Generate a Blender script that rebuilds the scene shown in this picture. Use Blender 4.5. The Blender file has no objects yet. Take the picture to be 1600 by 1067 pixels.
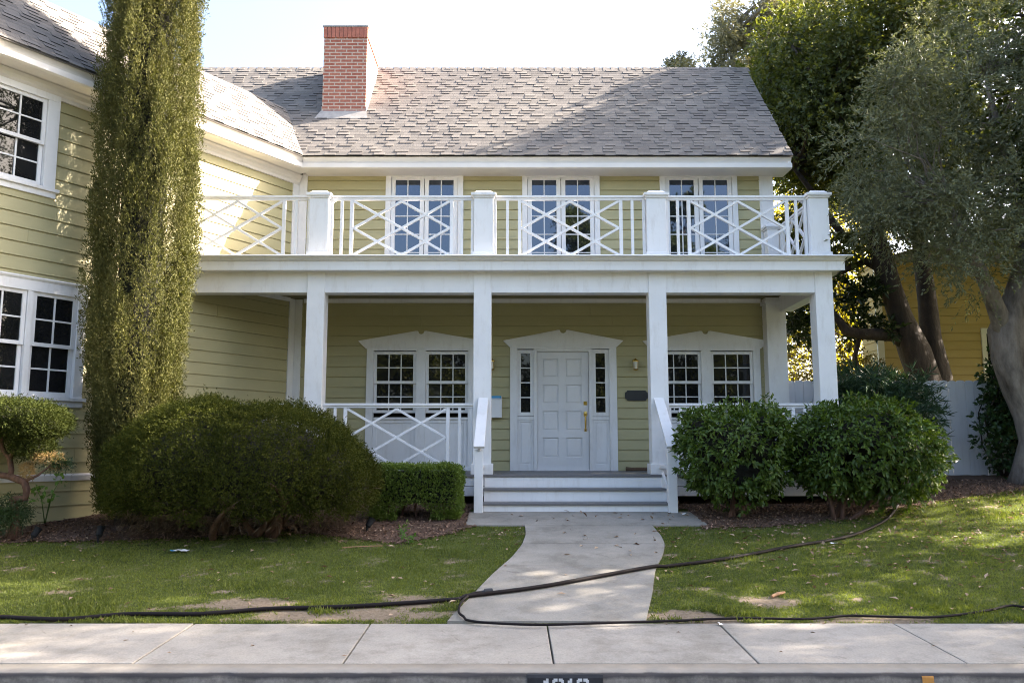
import bpy, bmesh, math, random
import numpy as np
from mathutils import Vector, Matrix, noise as mnoise

# ------------------------------------------------------------------ camera, sky, sun
scene = bpy.context.scene
COL = scene.collection
R = math.radians
FPX = 1291.0                      # focal length in pixels of the 1600 px wide photograph
PITCH = math.atan((700 - 533.5) / FPX)
EYE = 1.6
cam_d = bpy.data.cameras.new("camera")
cam = bpy.data.objects.new("camera", cam_d)
COL.objects.link(cam)
cam.location = (0, 0, EYE)
cam.rotation_euler = (math.pi / 2 + PITCH, 0, 0)
cam_d.sensor_width = 36.0
cam_d.lens = 36.0 * FPX / 1600.0
cam_d.clip_end = 800
scene.camera = cam

SUN_AZ, SUN_EL = R(16), R(31)     # to the right of the house and a little behind its front wall
SUN = Vector((math.cos(SUN_AZ) * math.cos(SUN_EL), math.sin(SUN_AZ) * math.cos(SUN_EL), math.sin(SUN_EL)))
world = bpy.data.worlds.new("World")
scene.world = world
world.use_nodes = True
wn = world.node_tree
sky = wn.nodes.new("ShaderNodeTexSky")
sky.sky_type = 'NISHITA'
sky.sun_disc = False
sky.sun_elevation = SUN_EL
sky.sun_rotation = math.pi / 2 - SUN_AZ
sky.air_density = 1.0
sky.dust_density = 5.0
sky.ozone_density = 1.0
bg = wn.nodes["Background"]
bg.inputs["Strength"].default_value = 0.09
wn.links.new(sky.outputs[0], bg.inputs[0])
sun_d = bpy.data.lights.new("sun", 'SUN')
sun_d.energy = 5.0
sun_d.angle = R(0.55)
sun_d.color = (1.0, 0.88, 0.74)
sun = bpy.data.objects.new("sun", sun_d)
COL.objects.link(sun)
sun.rotation_euler = (-SUN).to_track_quat('-Z', 'Y').to_euler()
scene.view_settings.view_transform = 'Standard'
scene.view_settings.look = 'None'
scene.view_settings.exposure = 3.0
scene.view_settings.gamma = 1.0
scene.cycles.max_bounces = 8
scene.cycles.pixel_filter_type = 'BLACKMAN_HARRIS'
scene.cycles.filter_width = 1.05
scene.cycles.denoising_prefilter = 'ACCURATE'
scene.cycles.transparent_max_bounces = 8

rng = np.random.default_rng(7)
random.seed(7)

# ------------------------------------------------------------------ pixel -> world helpers
CP, SP = math.cos(PITCH), math.sin(PITCH)
def ray(px, py):
    u = (px - 800) / FPX
    v = (533.5 - py) / FPX
    return Vector((u, CP - v * SP, SP + v * CP))
def at(px, py, Y):
    d = ray(px, py)
    s = Y / d.y
    return Vector((d.x * s, Y, EYE + d.z * s))

# ------------------------------------------------------------------ mesh helpers
def tag(o, label=None, cat=None, group=None, kind=None):
    if label: o["label"] = label
    if cat: o["category"] = cat
    if group: o["group"] = group
    if kind: o["kind"] = kind
    return o
def empty(name, loc, label=None, cat=None, group=None):
    o = bpy.data.objects.new(name, None)
    COL.objects.link(o)
    o.location = loc
    o.empty_display_size = 0.2
    return tag(o, label, cat, group)
def put(o, parent):
    """parent o without moving it"""
    if parent is not None:
        bpy.context.view_layer.update()
        o.parent = parent
        o.matrix_parent_inverse = parent.matrix_world.inverted()
    return o

class MB:
    def __init__(self, xf=None):
        self.v, self.f, self.xf = [], [], xf
    def add(self, verts, faces):
        n = len(self.v)
        for p in verts:
            self.v.append(tuple(self.xf(*p)) if self.xf else tuple(p))
        for f in faces:
            self.f.append(tuple(n + i for i in f))
    def box(self, x0, x1, y0, y1, z0, z1):
        self.add([(x0,y0,z0),(x1,y0,z0),(x1,y1,z0),(x0,y1,z0),(x0,y0,z1),(x1,y0,z1),(x1,y1,z1),(x0,y1,z1)],
                 [(0,3,2,1),(4,5,6,7),(0,1,5,4),(1,2,6,5),(2,3,7,6),(3,0,4,7)])
        return self
    def frustum(self, x0, x1, y0, y1, z0, z1, dx, dy):
        self.add([(x0,y0,z0),(x1,y0,z0),(x1,y1,z0),(x0,y1,z0),(x0+dx,y0+dy,z1),(x1-dx,y0+dy,z1),(x1-dx,y1-dy,z1),(x0+dx,y1-dy,z1)],
                 [(0,3,2,1),(4,5,6,7),(0,1,5,4),(1,2,6,5),(2,3,7,6),(3,0,4,7)])
        return self
    def prism(self, poly, y0, y1):
        """polygon in (x,z), extruded y0..y1"""
        n = len(poly)
        vs = [(x, y0, z) for x, z in poly] + [(x, y1, z) for x, z in poly]
        fs = [tuple(range(n)), tuple(range(2*n-1, n-1, -1))]
        for i in range(n):
            j = (i + 1) % n
            fs.append((j, i, n + i, n + j))
        self.add(vs, fs)
        return self
    def extr(self, prof, a0, a1):
        """profile in (y,z) swept along x a0..a1"""
        n = len(prof)
        vs = [(a0, y, z) for y, z in prof] + [(a1, y, z) for y, z in prof]
        fs = [tuple(range(n)), tuple(range(2*n-1, n-1, -1))]
        for i in range(n):
            j = (i + 1) % n
            fs.append((j, i, n + i, n + j))
        self.add(vs, fs)
        return self
    def bar(self, p, q, w, d, up=(0,0,1)):
        """square bar from p to q, width w (in the plane), depth d"""
        p, q = Vector(p), Vector(q)
        t = (q - p).normalized()
        s = Vector(up).cross(t)
        if s.length < 1e-4: s = Vector((1,0,0)).cross(t)
        s.normalize()
        u = t.cross(s)
        vs = []
        for c in (p, q):
            for a, b in ((-1,-1),(1,-1),(1,1),(-1,1)):
                vs.append(c + s * (a * d / 2) + u * (b * w / 2))
        self.add([tuple(x) for x in vs], [(0,3,2,1),(4,5,6,7),(0,1,5,4),(1,2,6,5),(2,3,7,6),(3,0,4,7)])
        return self
    def tube(self, pts, radii, n=8, wob=0.0):
        pts = [Vector(p) for p in pts]
        rings, prev = [], None
        base = len(self.v)
        for i, p in enumerate(pts):
            t = (pts[min(i+1, len(pts)-1)] - pts[max(i-1, 0)])
            t = t.normalized() if t.length > 1e-9 else Vector((0,0,1))
            if prev is None:
                a = Vector((1,0,0)) if abs(t.x) < .9 else Vector((0,1,0))
            else:
                a = prev
            s = (a - t * a.dot(t)).normalized()
            prev = s
            u = t.cross(s)
            r = radii[i] if hasattr(radii, '__len__') else radii
            for k in range(n):
                an = 2 * math.pi * k / n
                rr = r
                if wob:
                    rr *= 1 + wob * mnoise.noise(Vector((math.cos(an)*1.3, math.sin(an)*1.3, 0)) + p * (0.5 / max(r, .05)))
                q = p + (s * math.cos(an) + u * math.sin(an)) * rr
                self.v.append(tuple(self.xf(*q)) if self.xf else tuple(q))
        m = len(pts)
        for i in range(m - 1):
            for k in range(n):
                a, b = base + i*n + k, base + i*n + (k+1) % n
                self.f.append((a, b, b + n, a + n))
        self.f.append(tuple(base + k for k in range(n-1, -1, -1)))
        self.f.append(tuple(base + (m-1)*n + k for k in range(n)))
        return self
    def lathe(self, prof, c, n=20):
        base = len(self.v)
        for r, z in prof:
            for k in range(n):
                an = 2*math.pi*k/n
                self.v.append((c[0] + r*math.cos(an), c[1] + r*math.sin(an), c[2] + z))
        for i in range(len(prof)-1):
            for k in range(n):
                a, b = base + i*n + k, base + i*n + (k+1) % n
                self.f.append((a, b, b+n, a+n))
        self.f.append(tuple(base + k for k in range(n-1,-1,-1)))
        self.f.append(tuple(base + (len(prof)-1)*n + k for k in range(n)))
        return self
    def build(self, name, mat, parent=None, smooth=False, bevel=0, fix=True):
        me = bpy.data.meshes.new(name)
        me.from_pydata(self.v, [], self.f)
        if fix:
            bm = bmesh.new()
            bm.from_mesh(me)
            bmesh.ops.recalc_face_normals(bm, faces=bm.faces)
            bm.to_mesh(me)
            bm.free()
        if smooth:
            me.polygons.foreach_set("use_smooth", [True] * len(me.polygons))
        me.materials.append(mat)
        o = bpy.data.objects.new(name, me)
        COL.objects.link(o)
        if bevel:
            b = o.modifiers.new("bevel", 'BEVEL')
            b.width = bevel
            b.segments = 2
            b.limit_method = 'ANGLE'
        return put(o, parent)

def np_mesh(name, verts, faces, mat, parent=None, smooth=False, attr=None):
    """verts (n,3), faces (m,k) arrays -> object"""
    me = bpy.data.meshes.new(name)
    n, (m, k) = len(verts), faces.shape
    me.vertices.add(n)
    me.vertices.foreach_set("co", np.ascontiguousarray(verts, dtype=np.float32).ravel())
    me.loops.add(m * k)
    me.loops.foreach_set("vertex_index", np.ascontiguousarray(faces, dtype=np.int32).ravel())
    me.polygons.add(m)
    me.polygons.foreach_set("loop_start", np.arange(0, m*k, k, dtype=np.int32))
    me.update(calc_edges=True)
    if smooth:
        me.polygons.foreach_set("use_smooth", np.ones(m, dtype=bool))
    for an, vals in (attr or {}).items():
        a = me.attributes.new(an, 'FLOAT', 'POINT')
        a.data.foreach_set("value", np.ascontiguousarray(vals, dtype=np.float32))
    me.materials.append(mat)
    o = bpy.data.objects.new(name, me)
    COL.objects.link(o)
    return put(o, parent)

def unit(a):
    return a / np.maximum(np.linalg.norm(a, axis=1, keepdims=True), 1e-9)

def leaves(name, pos, direc, L, W, mat, parent=None, fold=0.25, curl=0.0, jit=0.35, nrm=None, lenj=0.3):
    """one rhombic leaf per row: pos base, direc towards the tip"""
    n = len(pos)
    d = unit(direc + rng.normal(0, jit, (n, 3)))
    ref = rng.normal(0, 1, (n, 3)) if nrm is None else nrm + rng.normal(0, .5, (n, 3))
    s = unit(np.cross(d, ref))
    u = np.cross(s, d)
    l = (L * (1 + rng.uniform(-lenj, lenj, n)))[:, None]
    w = (W * (1 + rng.uniform(-.25, .25, n)))[:, None]
    b = pos
    tip = pos + d * l - u * (l * curl)
    mid = pos + d * l * 0.45
    v = np.stack([b, mid + s * w * .5 + u * w * fold, tip, mid - s * w * .5 + u * w * fold], axis=1).reshape(-1, 3)
    i = np.arange(n)[:, None] * 4
    f = np.concatenate([i + [[0, 1, 2]], i + [[0, 2, 3]]], axis=0)
    return np_mesh(name, v, f, mat, parent)

def ball(n):
    return unit(rng.normal(0, 1, (n, 3)))

# ------------------------------------------------------------------ materials
def new_mat(name):
    m = bpy.data.materials.new(name)
    m.use_nodes = True
    nt = m.node_tree
    return m, nt, nt.nodes["Principled BSDF"]
def N(nt, t, **kw):
    n = nt.nodes.new(t)
    for k, v in kw.items():
        if k.startswith("i_"):
            key = k[2:]
            key = int(key) if key.isdigit() else key.replace("_", " ")
            n.inputs[key].default_value = v
        else:
            setattr(n, k, v)
    return n
def ramp(nt, fac, stops):
    r = nt.nodes.new("ShaderNodeValToRGB")
    e = r.color_ramp.elements
    while len(e) < len(stops): e.new(0.5)
    for x, (p, c) in zip(e, stops):
        x.position = p
        x.color = (*c, 1) if len(c) == 3 else c
    nt.links.new(fac, r.inputs[0])
    return r.outputs[0]
def coords(nt, scale=(1, 1, 1)):
    tc = nt.nodes.new("ShaderNodeTexCoord")
    mp = nt.nodes.new("ShaderNodeMapping")
    mp.inputs["Scale"].default_value = scale
    nt.links.new(tc.outputs["Object"], mp.inputs[0])
    return mp.outputs[0]
def noise(nt, vec, scale, detail=4, rough=.55):
    n = N(nt, "ShaderNodeTexNoise", i_Scale=scale, i_Detail=detail, i_Roughness=rough)
    nt.links.new(vec, n.inputs["Vector"])
    return n.outputs["Fac"]
def mix(nt, fac, a, b, mode='MIX'):
    m = nt.nodes.new("ShaderNodeMix")
    m.data_type = 'RGBA'
    m.blend_type = mode
    for i, x in ((0, fac), (6, a), (7, b)):
        if hasattr(x, 'links') or hasattr(x, 'is_output'):
            nt.links.new(x, m.inputs[i])
        else:
            m.inputs[i].default_value = (*x, 1) if isinstance(x, tuple) and len(x) == 3 else x
    return m.outputs[2]
def bump(nt, b, height, strength=.3, dist=.01):
    n = N(nt, "ShaderNodeBump", i_Strength=strength, i_Distance=dist)
    nt.links.new(height, n.inputs["Height"])
    nt.links.new(n.outputs[0], b.inputs["Normal"])

def paint(name, col, rough=.45, dirt=.18, dirtcol=(.35, .32, .28), grain=(1, 1, 1), spec=.4, scale=1.0):
    m, nt, b = new_mat(name)
    v = coords(nt)
    vg = coords(nt, grain)
    n1 = noise(nt, v, 1.7 * scale, 6, .65)
    n2 = noise(nt, vg, 9.0 * scale, 5, .7)
    n3 = noise(nt, v, 60 * scale, 3, .6)
    lo = tuple(c * .9 for c in col)
    c1 = ramp(nt, n1, [(.3, lo), (.7, col)])
    f = ramp(nt, n2, [(.52, (0, 0, 0)), (.82, (dirt, dirt, dirt))])
    c2 = mix(nt, f, c1, dirtcol)
    nt.links.new(c2, b.inputs["Base Color"])
    b.inputs["Roughness"].default_value = rough
    b.inputs["Specular IOR Level"].default_value = spec
    bump(nt, b, n3, .15, .004)
    return m

M_white = paint("white_paint", (.82, .81, .815), .45, .45, (.5, .45, .4), (1, 1, .25))
M_door = paint("white_door_paint", (.77, .76, .77), .35, .12, (.5, .45, .4), (1, 1, .3))
M_cream = paint("cream_gutter_paint", (.78, .74, .70), .45, .2, (.5, .42, .35), (.3, .3, 1))
M_siding = paint("yellow_siding_paint", (.445, .403, .225), .5, .30, (.30, .27, .13), (.15, .15, 2.0))
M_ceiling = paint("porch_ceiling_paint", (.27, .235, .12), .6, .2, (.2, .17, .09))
M_greyfloor = paint("grey_deck_paint", (.16, .155, .16), .5, .35, (.07, .06, .055), (.25, 2, 2))
M_neigh = paint("ochre_siding_paint", (.40, .285, .095), .5, .25, (.3, .18, .05), (.15, .15, 2))
M_fence = paint("fence_whitewash", (.66, .66, .70), .7, .35, (.36, .34, .33), (2, 2, .25))
M_neigh_trim = paint("neighbour_trim_paint", (.62, .58, .5), .5)

def glass_mat():
    m, nt, b = new_mat("window_glass")
    v = coords(nt)
    n = noise(nt, v, 1.4, 2, .5)
    c = ramp(nt, n, [(.3, (.006, .007, .008)), (.8, (.02, .02, .022))])
    nt.links.new(c, b.inputs["Base Color"])
    b.inputs["Roughness"].default_value = .015
    b.inputs["IOR"].default_value = 1.5
    b.inputs["Specular IOR Level"].default_value = .5
    n2 = noise(nt, v, 1.1, 1, .4)
    bump(nt, b, n2, .06, .05)
    return m
M_glass = glass_mat()
def coated_glass():
    m, nt, b = new_mat("balcony_door_glass")
    v = coords(nt)
    b.inputs["Base Color"].default_value = (.095, .11, .14, 1)
    b.inputs["Metallic"].default_value = .9
    b.inputs["Roughness"].default_value = .02
    bump(nt, b, noise(nt, v, 1.0, 1, .4), .05, .05)
    return m
M_glass2 = coated_glass()

def simple(name, col, rough=.5, metal=0.0, var=.25, scale=8, bmp=.1, spec=.5):
    m, nt, b = new_mat(name)
    v = coords(nt)
    n = noise(nt, v, scale, 5, .6)
    c = ramp(nt, n, [(.25, tuple(x * (1 - var) for x in col)), (.75, tuple(min(1, x * (1 + var)) for x in col))])
    nt.links.new(c, b.inputs["Base Color"])
    b.inputs["Roughness"].default_value = rough
    b.inputs["Metallic"].default_value = metal
    b.inputs["Specular IOR Level"].default_value = spec
    bump(nt, b, noise(nt, v, scale * 6, 3), bmp, .005)
    return m
M_brass = simple("brass", (.62, .42, .12), .22, 1.0, .15)
M_black = simple("black_iron", (.018, .018, .02), .45)
M_rubber = simple("black_rubber", (.010, .007, .008), .7, bmp=.2, scale=30, spec=.2)
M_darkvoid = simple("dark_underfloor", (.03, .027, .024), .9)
M_lampglass = simple("frosted_lamp_glass", (.6, .58, .5), .25)
M_paper = simple("blue_paper", (.05, .30, .55), .6)
M_paperw = simple("white_paper", (.75, .75, .76), .7, var=.05)
M_stick = simple("dead_wood", (.30, .17, .09), .8, scale=20)
M_mat = simple("brown_coir", (.12, .075, .045), .95, scale=40, bmp=.5)
M_spot = simple("black_spot_paint", (.014, .015, .017), .75, spec=.2)
M_orange = simple("orange_marking_paint", (.50, .23, .05), .7, scale=12)
M_blackpaint = simple("black_number_paint", (.02, .02, .024), .6, scale=9, var=.6)
M_digit = simple("white_number_paint", (.6, .6, .6), .7, scale=20, var=.25)
M_flash = simple("lead_flashing", (.34, .32, .30), .6, .0)

def leaf_mat(name, c_lo, c_hi, rough=.5, trans=.35, tcol=None, nscale=1.2, spec=.35, patch=.5):
    m, nt, b = new_mat(name)
    g = nt.nodes.new("ShaderNodeNewGeometry")
    v = coords(nt)
    nz = noise(nt, v, nscale, 3, .6)
    a = nt.nodes.new("ShaderNodeMath"); a.operation = 'MULTIPLY'; a.inputs[1].default_value = patch
    nt.links.new(nz, a.inputs[0])
    a2 = nt.nodes.new("ShaderNodeMath"); a2.operation = 'MULTIPLY_ADD'; a2.inputs[1].default_value = 1 - patch
    nt.links.new(g.outputs["Random Per Island"], a2.inputs[0]); nt.links.new(a.outputs[0], a2.inputs[2])
    c = ramp(nt, a2.outputs[0], [(.1, c_lo), (.85, c_hi)])
    nt.links.new(c, b.inputs["Base Color"])
    b.inputs["Roughness"].default_value = rough
    b.inputs["Specular IOR Level"].default_value = spec
    t = nt.nodes.new("ShaderNodeBsdfTranslucent")
    tc = tcol or (1.4, 1.5, .5)
    mul = mix(nt, 1.0, c, (*tc, 1), 'MULTIPLY')
    nt.links.new(mul, t.inputs[0])
    ms = nt.nodes.new("ShaderNodeMixShader")
    ms.inputs[0].default_value = trans
    nt.links.new(b.outputs[0], ms.inputs[1])
    nt.links.new(t.outputs[0], ms.inputs[2])
    nt.links.new(ms.outputs[0], nt.nodes["Material Output"].inputs[0])
    return m
M_cyp = leaf_mat("cypress_foliage", (.038, .046, .014), (.135, .128, .042), .75, .15, nscale=2.5, patch=.45, spec=.15)
M_jun = leaf_mat("juniper_foliage", (.015, .024, .004), (.085, .092, .016), .8, .18, nscale=2.2, patch=.4, spec=.1)
M_junbrown = leaf_mat("dry_juniper_twigs", (.06, .045, .03), (.16, .11, .07), .8, .05)
M_jundry = leaf_mat("orange_dry_foliage", (.22, .13, .06), (.45, .33, .16), .7, .2)
M_box = leaf_mat("boxwood_foliage", (.055, .090, .014), (.18, .25, .042), .5, .25, nscale=6)
M_cam = leaf_mat("camellia_foliage", (.030, .060, .012), (.120, .180, .028), .42, .25, nscale=4, spec=.35)
M_oleander = leaf_mat("oleander_foliage", (.018, .045, .025), (.055, .10, .05), .35, .15)
M_vine = leaf_mat("vine_foliage", (.012, .03, .010), (.04, .075, .02), .4, .15)
M_olive = leaf_mat("olive_foliage", (.065, .075, .042), (.205, .21, .115), .6, .20, (1.2, 1.25, .6), nscale=1.0)
M_broad = leaf_mat("broadleaf_foliage", (.036, .052, .016), (.125, .140, .045), .5, .36, (1.7, 1.6, .4), nscale=.8)
M_magnolia = leaf_mat("dark_glossy_foliage", (.012, .025, .010), (.035, .055, .016), .3, .15)
M_yellow = leaf_mat("yellow_green_foliage", (.10, .12, .012), (.34, .31, .035), .5, .55, (2.0, 1.7, .3), nscale=1.0)
M_euc = leaf_mat("grey_eucalyptus_foliage", (.10, .11, .08), (.23, .22, .15), .5, .30, (1.3, 1.2, .6))
M_far = leaf_mat("street_tree_foliage", (.03, .045, .012), (.12, .13, .03), .5, .3)
M_weed = leaf_mat("weed_foliage", (.06, .13, .02), (.14, .26, .05), .5, .35)
M_grass = leaf_mat("grass_blades", (.068, .095, .018), (.195, .220, .050), .55, .35, (1.5, 1.6, .4), nscale=.9, patch=.6)
M_fallen = leaf_mat("fallen_leaf", (.14, .07, .035), (.46, .34, .24), .7, .1, (1, .9, .7), patch=.1)
M_chip = leaf_mat("bark_chip", (.055, .032, .022), (.32, .20, .14), .85, 0.0, (1, 1, 1), patch=.15)

def bark(name, c1, c2, sc=9):
    m, nt, b = new_mat(name)
    v = coords(nt, (1, 1, .28))
    n1 = noise(nt, v, sc, 7, .7)
    c = ramp(nt, n1, [(.3, c1), (.68, c2)])
    nt.links.new(c, b.inputs["Base Color"])
    b.inputs["Roughness"].default_value = .9
    bump(nt, b, n1, .9, .04)
    return m
M_bark_olive = bark("olive_bark", (.055, .042, .034), (.25, .21, .18), 6)
M_bark_dark = bark("dark_bark", (.020, .014, .011), (.062, .045, .035), 8)
M_bark_red = bark("red_brown_bark", (.06, .03, .02), (.17, .09, .06), 14)

def shingle_mat():
    m, nt, b = new_mat("asphalt_shingles")
    g = nt.nodes.new("ShaderNodeNewGeometry")
    v = coords(nt)
    c = ramp(nt, g.outputs["Random Per Island"], [(0, (.155, .143, .134)), (.45, (.184, .171, .159)), (1, (.215, .198, .183))])
    n1 = noise(nt, v, 140, 2, .7)
    c2 = mix(nt, 1.0, c, ramp(nt, n1, [(.25, (.6, .6, .6)), (.75, (1.25, 1.25, 1.25))]), 'MULTIPLY')
    n2 = noise(nt, v, .8, 5, .6)
    c3 = mix(nt, 1.0, c2, ramp(nt, n2, [(.3, (.82, .82, .85)), (.7, (1.1, 1.08, 1.05))]), 'MULTIPLY')
    nt.links.new(c3, b.inputs["Base Color"])
    b.inputs["Roughness"].default_value = .95
    b.inputs["Specular IOR Level"].default_value = .15
    bump(nt, b, n1, .35, .004)
    return m
M_shingle = shingle_mat()
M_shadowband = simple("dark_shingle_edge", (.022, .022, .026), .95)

def brick_mat():
    m, nt, b = new_mat("red_brick")
    tc = nt.nodes.new("ShaderNodeTexCoord")
    sx = nt.nodes.new("ShaderNodeSeparateXYZ")
    nt.links.new(tc.outputs["Object"], sx.inputs[0])
    ad = nt.nodes.new("ShaderNodeMath"); ad.operation = 'ADD'
    nt.links.new(sx.outputs[0], ad.inputs[0]); nt.links.new(sx.outputs[1], ad.inputs[1])
    cb = nt.nodes.new("ShaderNodeCombineXYZ")
    nt.links.new(ad.outputs[0], cb.inputs[0]); nt.links.new(sx.outputs[2], cb.inputs[1])
    br = N(nt, "ShaderNodeTexBrick", i_Scale=1.0, i_Mortar_Size=.012, i_Mortar_Smooth=.2, i_Brick_Width=.215, i_Row_Height=.0675, i_Bias=0.0)
    br.inputs["Color1"].default_value = (.38, .15, .105, 1)
    br.inputs["Color2"].default_value = (.30, .095, .065, 1)
    br.inputs["Mortar"].default_value = (.48, .385, .325, 1)
    nt.links.new(cb.outputs[0], br.inputs["Vector"])
    n = noise(nt, tc.outputs["Object"], 25, 4, .6)
    c = mix(nt, 1.0, br.outputs[0], ramp(nt, n, [(.3, (.8, .8, .8)), (.7, (1.2, 1.15, 1.1))]), 'MULTIPLY')
    nt.links.new(c, b.inputs["Base Color"])
    b.inputs["Roughness"].default_value = .9
    inv = nt.nodes.new("ShaderNodeMath"); inv.operation = 'SUBTRACT'; inv.inputs[0].default_value = 1
    nt.links.new(br.outputs["Fac"], inv.inputs[1])
    bump(nt, b, inv.outputs[0], .6, .008)
    return m
M_brick = brick_mat()
M_brick_soldier = simple("red_brick_cap", (.38, .135, .095), .9, var=.3, scale=14)

def concrete_mat(name, c1, c2, stain=.5):
    m, nt, b = new_mat(name)
    v = coords(nt)
    n1 = noise(nt, v, 1.1, 8, .65)
    n2 = noise(nt, v, 70, 3, .7)
    n3 = noise(nt, v, 5.5, 6, .7)
    c = ramp(nt, n1, [(.3, c1), (.7, c2)])
    c = mix(nt, ramp(nt, n3, [(.56, (0, 0, 0)), (.8, (stain, stain, stain))]), c, tuple(x * .62 for x in c1))
    c = mix(nt, 1.0, c, ramp(nt, n2, [(.3, (.84, .84, .84)), (.7, (1.12, 1.12, 1.12))]), 'MULTIPLY')
    n5 = noise(nt, v, 2.6, 9, .75)
    c = mix(nt, 1.0, c, ramp(nt, n5, [(.38, (.80, .79, .77)), (.5, (1, 1, 1)), (.64, (1.08, 1.07, 1.05))]), 'MULTIPLY')
    vo = N(nt, "ShaderNodeTexVoronoi", i_Scale=.55)
    vo.feature = 'DISTANCE_TO_EDGE'
    wv = nt.nodes.new("ShaderNodeTexNoise"); wv.inputs["Scale"].default_value = 3.0; wv.inputs["Detail"].default_value = 6
    nt.links.new(v, wv.inputs["Vector"])
    wm = mix(nt, .10, v, wv.outputs["Color"])
    nt.links.new(wm, vo.inputs["Vector"])
    cr = ramp(nt, vo.outputs["Distance"], [(.0, (.55, .52, .5)), (.004, (1, 1, 1))])
    c = mix(nt, ramp(nt, n3, [(.5, (0, 0, 0)), (.6, (.8, .8, .8))]), c, mix(nt, 1.0, c, cr, 'MULTIPLY'))
    nt.links.new(c, b.inputs["Base Color"])
    b.inputs["Roughness"].default_value = .88
    b.inputs["Specular IOR Level"].default_value = .25
    bump(nt, b, n2, .25, .004)
    return m
M_conc = concrete_mat("pavement_concrete", (.255, .235, .208), (.365, .335, .298), .55)
M_conc_path = concrete_mat("path_concrete", (.205, .193, .170), (.305, .285, .256), .4)
M_joint = simple("joint_dirt", (.07, .06, .05), .95)

def kerb_mat():
    m, nt, b = new_mat("kerb_concrete")
    v = coords(nt)
    n1 = noise(nt, v, 3.5, 8, .7)
    n2 = noise(nt, v, 40, 4, .7)
    c = ramp(nt, n1, [(.30, (.10, .09, .08)), (.5, (.20, .18, .155)), (.72, (.32, .29, .255))])
    c = mix(nt, 1.0, c, ramp(nt, n2, [(.3, (.7, .7, .7)), (.7, (1.15, 1.15, 1.15))]), 'MULTIPLY')
    # tyre-black scuffs along the upper arris
    tc = nt.nodes.new("ShaderNodeTexCoord"); sx = nt.nodes.new("ShaderNodeSeparateXYZ")
    nt.links.new(tc.outputs["Object"], sx.inputs[0])
    n4 = noise(nt, coords(nt, (1, 1, .2)), 2.2, 5, .7)
    mm = nt.nodes.new("ShaderNodeMath"); mm.operation = 'MULTIPLY_ADD'; mm.inputs[1].default_value = .07; mm.inputs[2].default_value = .077
    nt.links.new(n4, mm.inputs[0])
    gt = nt.nodes.new("ShaderNodeMapRange"); gt.inputs[1].default_value = -.008; gt.inputs[2].default_value = .012
    sb = nt.nodes.new("ShaderNodeMath"); sb.operation = 'SUBTRACT'
    nt.links.new(sx.outputs[2], sb.inputs[0]); nt.links.new(mm.outputs[0], sb.inputs[1])
    nt.links.new(sb.outputs[0], gt.inputs[0])
    lt = nt.nodes.new("ShaderNodeMapRange"); lt.inputs[1].default_value = .1475; lt.inputs[2].default_value = .140
    nt.links.new(sx.outputs[2], lt.inputs[0])
    pr = nt.nodes.new("ShaderNodeMath"); pr.operation = 'MULTIPLY'
    nt.links.new(gt.outputs[0], pr.inputs[0]); nt.links.new(lt.outputs[0], pr.inputs[1])
    c = mix(nt, pr.outputs[0], c, (.05, .045, .045))
    tp = nt.nodes.new("ShaderNodeMapRange"); tp.inputs[1].default_value = .143; tp.inputs[2].default_value = .148
    nt.links.new(sx.outputs[2], tp.inputs[0])
    c = mix(nt, tp.outputs[0], c, ramp(nt, n1, [(.3, (.21, .19, .165)), (.7, (.30, .275, .24))]))
    nt.links.new(c, b.inputs["Base Color"])
    b.inputs["Roughness"].default_value = .9
    bump(nt, b, n1, .6, .02)
    return m
M_kerb = kerb_mat()
M_asphalt = concrete_mat("road_asphalt", (.045, .045, .047), (.065, .063, .062), .2)

def ground_mat():
    m, nt, b = new_mat("lawn_soil")
    v = coords(nt)
    at_ = nt.nodes.new("ShaderNodeAttribute"); at_.attribute_name = "bald"
    n1 = noise(nt, v, 2.2, 7, .65)
    n2 = noise(nt, v, 28, 5, .7)
    green = ramp(nt, n1, [(.3, (.045, .060, .014)), (.7, (.085, .105, .025))])
    green = mix(nt, 1.0, green, ramp(nt, n2, [(.3, (.6, .6, .6)), (.7, (1.3, 1.3, 1.2))]), 'MULTIPLY')
    soil = ramp(nt, n2, [(.3, (.15, .115, .08)), (.7, (.27, .215, .16))])
    fa = nt.nodes.new("ShaderNodeMath"); fa.operation = 'MULTIPLY_ADD'; fa.inputs[1].default_value = 1.6
    nt.links.new(n2, fa.inputs[0]); nt.links.new(at_.outputs["Fac"], fa.inputs[2])
    mr = nt.nodes.new("ShaderNodeMapRange"); mr.inputs[1].default_value = .95; mr.inputs[2].default_value = 1.45
    nt.links.new(fa.outputs[0], mr.inputs[0])
    c = mix(nt, mr.outputs[0], green, soil)
    nt.links.new(c, b.inputs["Base Color"])
    b.inputs["Roughness"].default_value = 1
    b.inputs["Specular IOR Level"].default_value = .1
    bump(nt, b, n2, .7, .03)
    return m
M_ground = ground_mat()
M_mulch = simple("bark_mulch", (.105, .068, .050), .95, var=.5, scale=35, bmp=.9, spec=.15)

# ------------------------------------------------------------------ ground
KERB_Y = 5.62; WALK_Y1 = 6.92
def gz(x, y):
    if y < WALK_Y1: return .15 + .035 * (y - KERB_Y) if y >= KERB_Y else 0.0
    yy = y - WALK_Y1
    z = .197 + .104 * min(yy, 7.2)
    def sm(a): a = max(0, min(1, a)); return a * a * (3 - 2 * a)
    z += .18 * sm((x - 4.2) / 2.5) * sm((y - 9.5) / 3.5)
    z += .012 * mnoise.noise(Vector((x * .9, y * .9, 3)))
    return z
def ground_at(px, py):
    d = ray(px, py)
    lo, hi = 2.0, 40.0
    f = lambda s: EYE + d.z * s - gz(d.x * s, d.y * s)
    for _ in range(60):
        m = (lo + hi) / 2
        if f(m) > 0: lo = m
        else: hi = m
    return Vector((d.x * lo, d.y * lo, EYE + d.z * lo))

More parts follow.
